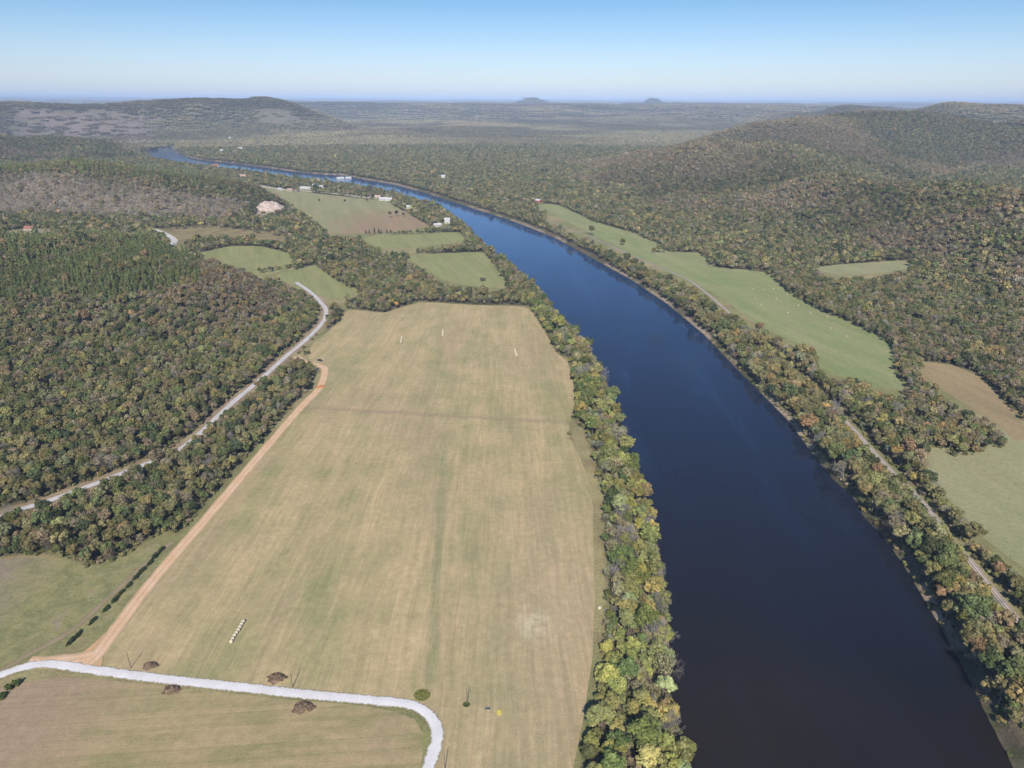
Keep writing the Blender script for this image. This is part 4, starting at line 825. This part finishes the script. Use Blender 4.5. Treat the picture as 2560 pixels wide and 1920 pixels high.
# ------------------------------------------------------------------ trees standing alone
def lone(px,py,kind,j,sc_,cn,label,name='tree',group=None,cat='tree'):
    zz=float(ground_z(px,py)[0]); e=empty(name,(px,py,zz-.1),random.uniform(0,6)); e.scale=(sc_,)*3; tag(e,label,cat,group)
    link(D.objects.new('trunk',trunk_mesh[kind,j]),e); c=link(D.objects.new('crown',crown_mesh[kind,j]),e); c['tint']=list(TINT[cn]); return e
LT=LONE_TREES
lone(*LT[0],'leafy',1,1.5,'olive','tall olive tree beside the railway at the upper end of the pasture')
lone(*LT[1],'leafy',4,1.25,'olive','round dull green tree alone in the pasture beside the railway')
lone(*LT[2],'leafy',2,1.25,'yellow green','yellowing broad tree in the pasture before the forest edge')
lone(*LT[3],'leafy',4,.95,'golden','small golden tree on the left of the yellowing pasture tree')
lone(*LT[4],'leafy',0,.95,'olive','small olive tree on the right of the yellowing pasture tree')
lone(*LT[5],'leafy',3,1.1,'olive','left tree of the clump standing in the reddish village field')
lone(*LT[6],'leafy',0,1.15,'dark green','middle tree of the clump standing in the reddish village field')
lone(*LT[7],'leafy',6,1.0,'olive','right tree of the clump standing in the reddish village field')
lone(*LT[8],'leafy',2,1.6,'dark green','very dark round tree above the middle green fields')
lone(*LT[9],'leafy',4,.7,'dark green','small dark tree alone in the upper left of the village field')
lone(*LT[10],'leafy',4,.9,'grey brown','brownish tree by the white houses of the village field')
lone(*LT[11],'leafy',4,.75,'dark green','dark tree beside the pale village road')
for i,p in enumerate(CEDARS): lone(*p,'pine',i%3,(.75,.7,.85,.9,.6,.7)[i],'dark green',('leftmost','second','third','tallest','fifth','rightmost')[i]+' dark cedar, from the left, along the foot of the village field','cedar_tree','cedars along the village field')
def bush(px,py,j,sc_,cn,label,name='shrub',group=None,cat='shrub'):
    o=link(D.objects.new(name,bush_mesh[j])); o.location=(px,py,float(ground_z(px,py)[0])-.1); o.rotation_euler=(0,0,-.12 if isinstance(sc_,tuple) else random.uniform(0,6)); o.scale=sc_ if isinstance(sc_,tuple) else (sc_,)*3
    o['tint']=list(TINT[cn]); tag(o,label,cat,group); return o
ds=sorted(DITCH_SHRUBS,key=lambda p:p[1])
for i,p in enumerate(ds):
    bush(*p,i%3,(random.uniform(.65,.95),random.uniform(1.4,2.0),random.uniform(.45,.8)),'dark green',f'{ordinal(i)}dark shrub from the lane in the ditch row beside the dirt road',group='dark shrubs along the ditch')
for i,(p,w) in enumerate(zip(CORNER_BUSHES,('farthest','middle','nearest'))):
    bush(*p,i%3,1.1-.1*i,'green',f'{w} green bush of three below the bend of the white lane','bush','bushes below the lane bend','bush')
bush(*FIELD_SHRUB[0],1,2.2,'grey brown','greyish shrub alone in the east green field')
# brown brush clumps: dead stems fanning out
def brush(px,py,w,label):
    global rng; rng=np.random.default_rng(int(px*10)%9999); N=2600; a=rng.uniform(0,6.283,N); r=np.sqrt(rng.random(N))*(1+.18*np.sin(a*3+px)+.12*np.sin(a*7)); lump=fbm(np.cos(a)*r*3+px,np.sin(a)*r*3+py,5,3)
    c=np.c_[np.cos(a)*r*w*1.2,np.sin(a)*r*w*.8,(1.9*np.clip(1-r*r,0,1)**.7*(.3+1.1*lump)+.1)*rng.uniform(.55,1,N)]
    V,F=cards(c,np.c_[np.cos(a)*r,np.sin(a)*r,np.full(N,.7)]+rng.normal(size=(N,3))*.5,rng.uniform(.16,.40,N)); sh=(.6+.8*lump)*rng.uniform(.5,1.6,N)
    o=link(D.objects.new('brush_clump',quads_mesh('brush_clump',V,F,[M['leaf']],face_attr=sh))); o['tint']=[.25,.185,.125]; o.location=(px,py,.02); tag(o,label,'brush','brown brush clumps beside the lane'); return o
brush(*BRUSH[0],2.9,'brown brush clump above the lane near the middle pole')
brush(*BRUSH[1],2.5,'round brown brush clump just below the lane')
brush(*BRUSH[2],3.2,'wide dark brush clump below the lane on its right stretch')
brush(*BRUSH[3],2.2,'flat grey green brush clump above the lane near the left pole')
rng=np.random.default_rng(77)
def weeds(px,py,w,cn,label,name='weed_patch'):
    N=900; a=rng.uniform(0,6.283,N); r=np.sqrt(rng.random(N))*w; c=np.c_[np.cos(a)*r,np.sin(a)*r*.9,rng.uniform(.05,.45,N)*(1-(r/w)**2*.6)]
    V,F=cards(c,rng.normal(size=(N,3))*.5+np.array([0,0,1]),rng.uniform(.25,.5,N)); o=link(D.objects.new(name,quads_mesh(name,V,F,[M['leaf']],face_attr=rng.uniform(.7,1.3,N)))); o.location=(px,py,.05); o['tint']=list(TINT[cn])
    return tag(o,label,'weeds')
weeds(*MOUND[0],2.9,'yellow green','green patch of tall weeds where the lane starts its bend')
weeds(POLES[2][0]-.3,POLES[2][1],1.1,'green','small green weed tuft around the foot of the right hand pole')
# ------------------------------------------------------------------ hay bales
def mat_bale(name,c):
    return plain(name,c,.95,.05,0,.22,6)
M['straw']=mat_bale('straw',(.50,.42,.27)); M['wrap']=mat_bale('bale_wrap',(.60,.54,.40))
def bale_mesh(name,mat,R=.68,Lb=1.25):
    n=20; prof=[(0,.0),(.55,.0),(.9,.015),(1,.06)]; V=[];F=[]
    rings=[]
    for side in (-1,1):
        for rr,inset in (prof if side<0 else prof[::-1]):
            xx=side*(Lb/2-inset); rings.append((xx,rr*R))
    for xx,rr in rings:
        for k in range(n): t=2*math.pi*k/n; w=1+.02*math.sin(5*t+xx*9); V.append((xx,rr*w*math.cos(t),R*.97+rr*w*math.sin(t)))
    for i in range(len(rings)-1):
        for k in range(n): F.append((i*n+k,i*n+(k+1)%n,(i+1)*n+(k+1)%n,(i+1)*n+k))
    return quads_mesh(name,V,F,[mat],smooth_=True)
bm_near=bale_mesh('hay_bale',M['wrap']); bm_field=bale_mesh('hay_bale',M['straw'])
def bale(px,py,rz,label,group,me=None):
    o=link(D.objects.new('hay_bale',me or bm_near)); o.location=(px,py,.04+float(ground_z(px,py)[0])); o.rotation_euler=(0,0,rz); return tag(o,label,'hay bale',group)
def bale_row(a,b,nb,words,group):
    a=np.array(a);b=np.array(b); rz=math.atan2(*(b-a)[::-1])
    for i in range(nb):
        p=a+(b-a)*i/(nb-1); p=p+rng.normal(size=2)*.07; w=ordinal(i); bale(float(p[0]),float(p[1]),rz+random.uniform(-.06,.06),f'{w}round bale from the near end of {words}',group)
bale_row(*BALE_ENDS,8,'the bale row close to the lane','bales of the row close to the lane')
bale_row(*FAR_BALE_ROWS[0:2],8,'the left far bale row','bales of the left far row')
bale_row(*FAR_BALE_ROWS[2:4],8,'the middle far bale row','bales of the middle far row')
bale_row(*FAR_BALE_ROWS[4:6],8,'the right far bale row','bales of the right far row')
bale(*LONE_BALE[0],.4,'single pale bale lying in the green verge by the river trees',None)
for i,p in enumerate(sorted(PASTURE_BALES,key=lambda p:p[1])):
    bale(*p,random.uniform(0,3),f'{ordinal(i)}yellowish bale scattered on the long green pasture across the river','bales on the long pasture',bm_field)
# ------------------------------------------------------------------ poles
M['pole']=plain('weathered_pole',(.17,.14,.115),.9,.1,0,.2,2); M['porcelain']=plain('grey_porcelain',(.35,.36,.37),.3,.5); M['steel']=plain('galvanised_steel',(.35,.36,.37),.45,.5,.7)
for i,(p,w) in enumerate(zip(POLES,('leftmost','second from the left','third from the left, ringed with weeds','bottom edge, beside the lane'))):
    e=empty('utility_pole',(p[0],p[1],0)); lab={0:'weathered wooden utility pole above the lane near the dirt junction',1:'weathered wooden utility pole above the lane beside a brown brush clump',2:'weathered wooden utility pole with green weeds round its foot',3:'weathered wooden utility pole right of the lane at the bottom edge'}[i]
    tag(e,lab,'pole','utility poles along the lane')
    MB().tube((0,0,-.2),(0,0,7.4),.15,.10,10).build('pole',M['pole'],e)
    m=MB().tube((0,0,7.4),(0,0,7.5),.03,.03,6); m.tube((0,0,7.5),(0,0,7.68),.06,.075,8); m.build('insulator',M['porcelain'],e)
    MB().tube((.10,0,5.6),(2.2,-.5,0),.012,.012,5).build('guy_wire',M['steel'],e)
# ------------------------------------------------------------------ vehicles and small things
M['dark_paint']=plain('dark_blue_paint',(.02,.023,.035),.3,.5,.2,.1); M['white_paint']=plain('white_paint',(.75,.75,.76),.4,.4,0,.08); M['glass']=plain('window_glass',(.03,.04,.05),.08,.7,0,.1); M['tyre']=plain('tyre_rubber',(.02,.02,.02),.9,.2); M['chrome']=plain('wheel_metal',(.5,.5,.52),.3,.5,.8)
M['grey_paint']=plain('grey_paint',(.07,.075,.08),.35,.5,.3,.1); M['lamp']=plain('lamp_glass',(.7,.7,.66),.15,.6); M['tail']=plain('tail_lamp_glass',(.35,.02,.02),.2,.5)
def car(px,py,rz,label,cat,body,pickup):
    name='pickup_truck' if pickup else 'parked_car'; e=empty(name,(px,py,.2+float(ground_z(px,py)[0])),rz); tag(e,label,cat); L=2.4 if pickup else 2.1
    if pickup: prof=[(-L,.42),(-L,.98),(-.55,.98),(-.55,1.02),(.95,1.02),(1.15,1.0),(2.25,.9),(L,.75),(L,.42)]
    else: prof=[(-L,.35),(-L,.85),(-1.8,.95),(.9,.95),(1.9,.82),(L,.65),(L,.35)]
    MB().prism(prof,-.88,.88).build('body',M[body],e,.05)
    cab=[(-.5,1.0),(-.35,1.62),(.55,1.64),(1.1,1.0)] if pickup else [(-1.75,.93),(-1.3,1.42),(.15,1.44),(.95,.93)]
    MB().prism([(a,b+.01) for a,b in cab],-.78,.78).build('window',M['glass'],e,.03)
    r0,r1=(cab[1],cab[2]); MB().box(r0[0]+.02,r1[0]-.02,-.74,.74,r0[1]+.012,r0[1]+.06).build('roof',M[body],e,.02)
    if pickup: MB().box(-L+.12,-.65,-.76,.76,.985,1.0).build('bed',M['grey_paint'],e)
    for sx in (-1,1):
        for sy in (-1,1):
            w=MB().tube((sx*1.4,sy*.72,.36),(sx*1.4,sy*.93,.36),.36,.36,16).build('wheel',M['tyre'],e); MB().tube((sx*1.4,sy*.90,.36),(sx*1.4,sy*.945,.36),.2,.18,12).build('rim',M['chrome'],w)
    for sy in (-1,1):
        MB().box(L-.02,L+.03,sy*.68-.15,sy*.68+.15,.58,.72).build('headlight',M['lamp'],e); MB().box(-L-.03,-L+.02,sy*.72-.1,sy*.72+.1,.6,.8).build('tail_lamp',M['tail'],e)
    MB().box(L-.0,L+.08,-.8,.8,.36,.5).build('bumper',M['chrome'] if pickup else M[body],e,.02)
    return e
t=car(*TRUCK[0],-.55,'dark pickup parked on the field beside the end of the dirt road','pickup','dark_paint',True)
car(*CAR[0],1.1,'dark car driving on the grey road at its upper bend','car','grey_paint',False)
# bare rock face at the end of the second ridge
P=np.array(ROCK_FACE); c0=P.mean(0)+np.array([0.,-6.]); rw_,rd_=.5*(P[:,0].max()-P[:,0].min())*1.05,26.
n=70; gx=np.linspace(-1,1,n); U_,W_=np.meshgrid(gx,gx,indexing='ij'); X=c0[0]+U_*rw_; Y=c0[1]+W_*rd_
B=ground_z(X.ravel(),Y.ravel()).reshape(n,n); Q=np.clip(1-U_**2-W_**4,0,1); st=fbm(X/9,Y/5,5,4); Z=B+Q**.6*(4+9*st+6*np.abs(fbm(X/3.5+9,Y/3.5,8,3)-.5)); Z=np.where(Q<=.02,B-1.5,Z)
i=(np.arange(n-1)[:,None]*n+np.arange(n-1)).ravel(); M['rock']=plain('weathered_rock',(.46,.37,.32),.95,.05,0,.45,.25)
o=link(D.objects.new('rock_outcrop',quads_mesh('rock_outcrop',np.c_[X.ravel(),Y.ravel(),Z.ravel()],np.c_[i,i+n,i+n+1,i+1],[M['rock']]))); tag(o,'bare pinkish rock face on the end of the wooded ridge above the village field','rock outcrop')
# red earth heap across the dirt road
def heap(px,py):
    n=26; V=[];F=[]
    gx=np.linspace(-1,1,n); X,Y=np.meshgrid(gx*3.6,gx*2.4,indexing='ij'); R_=np.hypot(X/3.6,Y/2.4); Z=1.5*np.clip(1-R_**2,0,1)**1.2*(.55+.9*fbm(X/1.3+5,Y/1.3+9,3,4)); Z=np.where(R_>=1,-.1,Z)
    i=(np.arange(n-1)[:,None]*n+np.arange(n-1)).ravel(); F=np.c_[i,i+n,i+n+1,i+1]
    o=link(D.objects.new('earth_heap',quads_mesh('earth_heap',np.c_[X.ravel(),Y.ravel(),Z.ravel()],F,[M['clay']],smooth_=True))); o.location=(px,py,.08); o.rotation_euler=(0,0,.7); tag(o,'orange red earth heap dumped across the dirt road','earth heap')
M['clay']=plain('red_clay',(.45,.18,.07),.95,.05,0,.35,1.2)
heap(*DIRT_PILE[0])
M['yellow']=plain('yellow_paint',(.70,.55,.10),.6,.3,0,.12,3)
for p,w in zip(YELLOW,('left','right')):
    e=empty('yellow_panel',(p[0],p[1],.03)); tag(e,f'{w} one of two long yellow panels lying on the field near the lane','panel','yellow panels on the field')
    m=MB(); 
    for q in (-.24,.0,.24): m.box(q-.1,q+.1,-1.05,1.05,.16,.24)
    m.build('deck',M['yellow'],e,.01)
    m=MB(); 
    for q in (-.9,0,.9): m.box(-.33,.33,q-.06,q+.06,.04,.158)
    m.build('bearer',M['yellow'],e)
p=GREY_KIT[0]; e=empty('water_trough',(p[0],p[1],.03)); tag(e,'small blue grey metal trough on the field beside the yellow panels','trough')
m=MB(); m.box(-.95,.95,-.40,-.34,.1,.62); m.box(-.95,.95,.34,.40,.1,.62); m.box(-.95,-.89,-.339,.339,.1,.62); m.box(.89,.95,-.339,.339,.1,.62); m.box(-.888,.888,-.339,.339,.1,.16); m.build('basin',M['steel'],e)
MB().box(-.885,.885,-.335,.335,.40,.45).build('water',M['glass'],e)
m=MB(); 
for q in (-.7,.7): m.box(q-.05,q+.05,-.36,.36,0,.098)
m.build('foot',M['steel'],e)
# ------------------------------------------------------------------ houses
M['roof_red']=plain('red_roof',(.33,.13,.09),.7,.2,0,.15,.8); M['roof_tan']=plain('tan_roof',(.42,.30,.24),.8,.2,0,.15,.8); M['roof_white']=plain('white_metal_roof',(.50,.50,.51),.4,.4,0,.08,.8); M['roof_pink']=plain('pinkish_roof',(.50,.36,.32),.8,.2,0,.15,.8)
M['wall_white']=plain('white_siding',(.58,.57,.54),.8,.2,0,.06,.8); M['wall_tan']=plain('tan_siding',(.45,.38,.30),.8,.2,0,.08,.8); M['wall_red']=plain('red_boards',(.36,.06,.045),.8,.2,0,.12,.8); M['door']=plain('dark_door',(.10,.07,.05),.6,.3)
def house(px,py,kind,label,w=15.,d=9.,h=3.4,rz=None,tower=False):
    name='barn' if kind=='b' else 'house'; zz=float(ground_z(px,py)[0]); e=empty(name,(px,py,zz),random.uniform(-.7,.7) if rz is None else rz); tag(e,label,name)
    wall=M['wall_red' if kind=='b' else 'wall_tan' if kind in 'tpr' else 'wall_white']; roof=M[{'r':'roof_red','o':'roof_red','t':'roof_tan','w':'roof_white','b':'roof_white','p':'roof_pink'}[kind]]
    rise=d*.30; prof=[(-d/2,-.5),(d/2,-.5),(d/2,h),(0,h+rise),(-d/2,h)]
    wl=MB().prism(prof,-w/2,w/2).build('wall',wall,e); wl.rotation_euler=(0,0,math.pi/2)
    a=d/2+.6; zt=h+rise+.03; ze=h-rise*.133+.03
    rf=MB().prism([(-a,ze),(0,zt),(a,ze),(a,ze+.22),(0,zt+.22),(-a,ze+.22)],-w/2-.5,w/2+.5).build('roof',roof,e); rf.rotation_euler=(0,0,math.pi/2)
    if kind!='b': MB().box(w*.2,w*.2+.8,-.4+d*.1,.4+d*.1,h+rise*.5,h+rise+1.).build('chimney',M['wall_tan'],rf).rotation_euler=(0,0,-math.pi/2)
    for s_ in (-1,1):
        for q in (-.34,-.14,.30):
            f=MB().box(w*q-.65,w*q+.65,s_*(d/2+.012)-.03,s_*(d/2+.012)+.03,1.,2.3).build('window',M['wall_white'],e); MB().box(w*q-.52,w*q+.52,s_*(d/2+.05)-.012,s_*(d/2+.05)+.012,1.12,2.18).build('pane',M['glass'],f)
    MB().box(w*.08-.5,w*.08+.5,-d/2-.06,-d/2-.003,0,2.1).build('door',M['door'],e)
    if tower: MB().box(-w*.45,-w*.45+4.2,-2,2.2,0,9.).build('tower',wall,e)
    return e
HL=['red roofed house in the hollow behind the near wooded hill','tall white house among trees at the lower end of the village field','tan roofed house at the upper left corner of the village field','white house beside the tan roofed house in the village',
 'long white shed behind the village road','small white shed behind the village road beside the long one','white house at the wooded right end of the village road','white house behind the village road among dark trees',
 'large white house in the riverside trees above the village field','second large white house just right of the first riverside one','pinkish roofed house in the riverside trees left of the white ones','white house in the riverside trees half way down the village field',
 'red barn with white roof at the top of the long pasture','orange red roofed house on the near shore of the far river bend','low white house left of the tall one near the village field','white house on the sandy bank across the river from the village','second white house on the sandy bank across the river',
 'white house alone in the forest above the far bank','tan roofed house in the trees before the far river','white house in the trees of the river bend peninsula','white house in the meadow clearing of the bend peninsula','white house highest up behind the river bend']
HS=[(a*.86,b*.9,c_) for a,b,c_ in [(17,10,3.6),(11,9,6.5),(17,10,3.4),(16,9,3.2),(24,9,3),(10,8,3),(16,9,3.5),(13,9,3.2),(20,10,4),(16,10,4),(14,9,3.4),(12,9,3.4),(13,9,4.2),(22,14,5),(15,8,3),(22,12,4),(18,10,4),(13,10,6),(24,13,4),(20,14,5),(22,12,4),(24,14,5)]]
for (px,py,kd),lab,(w_,d_,h_) in zip(HOUSES,HL,HS): house(px,py,kd,lab,w_,d_,h_,tower=(kd=='w' and abs(h_-6.5)<.01))
# ------------------------------------------------------------------ sky, sun, haze, camera
SUN_EL=math.radians(41.7); AZ=math.radians(2.6)       # shadows run away from the camera, a little to the right
d=Vector((math.sin(AZ)*math.cos(SUN_EL),math.cos(AZ)*math.cos(SUN_EL),-math.sin(SUN_EL)))
L=D.lights.new('sun','SUN'); L.energy=SUN; L.angle=math.radians(.53); L.color=(1.,.93,.82)
so=D.objects.new('sun',L); so.rotation_euler=d.to_track_quat('-Z','Y').to_euler(); so.location=(0,-300,400); col.objects.link(so)
w=D.worlds.new('World'); sc.world=w; w.use_nodes=True; nt=w.node_tree; bg=nt.nodes['Background']; sky=nt.nodes.new('ShaderNodeTexSky'); sky.sky_type='NISHITA'; sky.sun_disc=False
sky.sun_elevation=SUN_EL; sky.sun_rotation=math.pi+AZ; sky.altitude=200; sky.air_density=AIR; sky.dust_density=DUST; sky.ozone_density=OZONE
tc=nt.nodes.new('ShaderNodeTexCoord'); sx=nt.nodes.new('ShaderNodeSeparateXYZ'); nt.links.new(tc.outputs['Generated'],sx.inputs[0])
mr=nt.nodes.new('ShaderNodeMapRange'); mr.inputs[2].default_value=.25; nt.links.new(sx.outputs[2],mr.inputs[0]); cr=nt.nodes.new('ShaderNodeValToRGB'); nt.links.new(mr.outputs[0],cr.inputs[0])
el=cr.color_ramp.elements
while len(el)<len(SKY_TINT): el.new(.5)
for q,(p,c) in zip(el,SKY_TINT): q.position=p; q.color=(*[k/2. for k in c],1)
mu=nt.nodes.new('ShaderNodeMix'); mu.data_type='RGBA'; mu.blend_type='MULTIPLY'; mu.inputs[0].default_value=1.; mu.clamp_result=False; nt.links.new(sky.outputs[0],mu.inputs[6]); nt.links.new(cr.outputs[0],mu.inputs[7])
nt.links.new(mu.outputs[2],bg.inputs[0]); bg.inputs[1].default_value=SKY*2.
def haze():
    t=NT('haze'); v=t.n('ShaderNodeVolumeScatter'); v.inputs['Color'].default_value=(*HAZE_C,1); v.inputs['Density'].default_value=HAZE_D; v.inputs['Anisotropy'].default_value=HAZE_G
    a=t.n('ShaderNodeVolumeAbsorption'); a.inputs['Color'].default_value=(*HAZE_C,1); a.inputs['Density'].default_value=HAZE_D
    s_=t.n('ShaderNodeAddShader'); t.l(v.outputs[0],s_.inputs[0]); t.l(a.outputs[0],s_.inputs[1]); t.l(s_.outputs[0],t.out.inputs['Volume'])
    o=MB().box(-45000,45000,-1500,70000,-30,255).build('haze',t.m); tag(o,kind='structure'); return o
if HAZE_D>0: haze()
cam=D.cameras.new('camera'); cam.sensor_width=36; cam.lens=36*1707/2560; cam.clip_end=200000; cam.clip_start=1
co=D.objects.new('camera',cam); col.objects.link(co)
ROLL=math.atan(12/2560)
co.matrix_world=Matrix.Translation(CAM)@Matrix.Rotation(math.pi/2-PITCH,4,'X')@Matrix.Rotation(ROLL,4,'Z')
sc.camera=co
sc.view_settings.view_transform='Standard'; sc.view_settings.look='None'; sc.view_settings.exposure=0; sc.view_settings.gamma=1
sc.cycles.max_bounces=6; sc.cycles.diffuse_bounces=2; sc.cycles.glossy_bounces=2; sc.cycles.transmission_bounces=2; sc.cycles.volume_bounces=0; sc.cycles.transparent_max_bounces=8
sc.cycles.use_adaptive_sampling=True; sc.cycles.adaptive_threshold=.02
sc.cycles.use_denoising=True
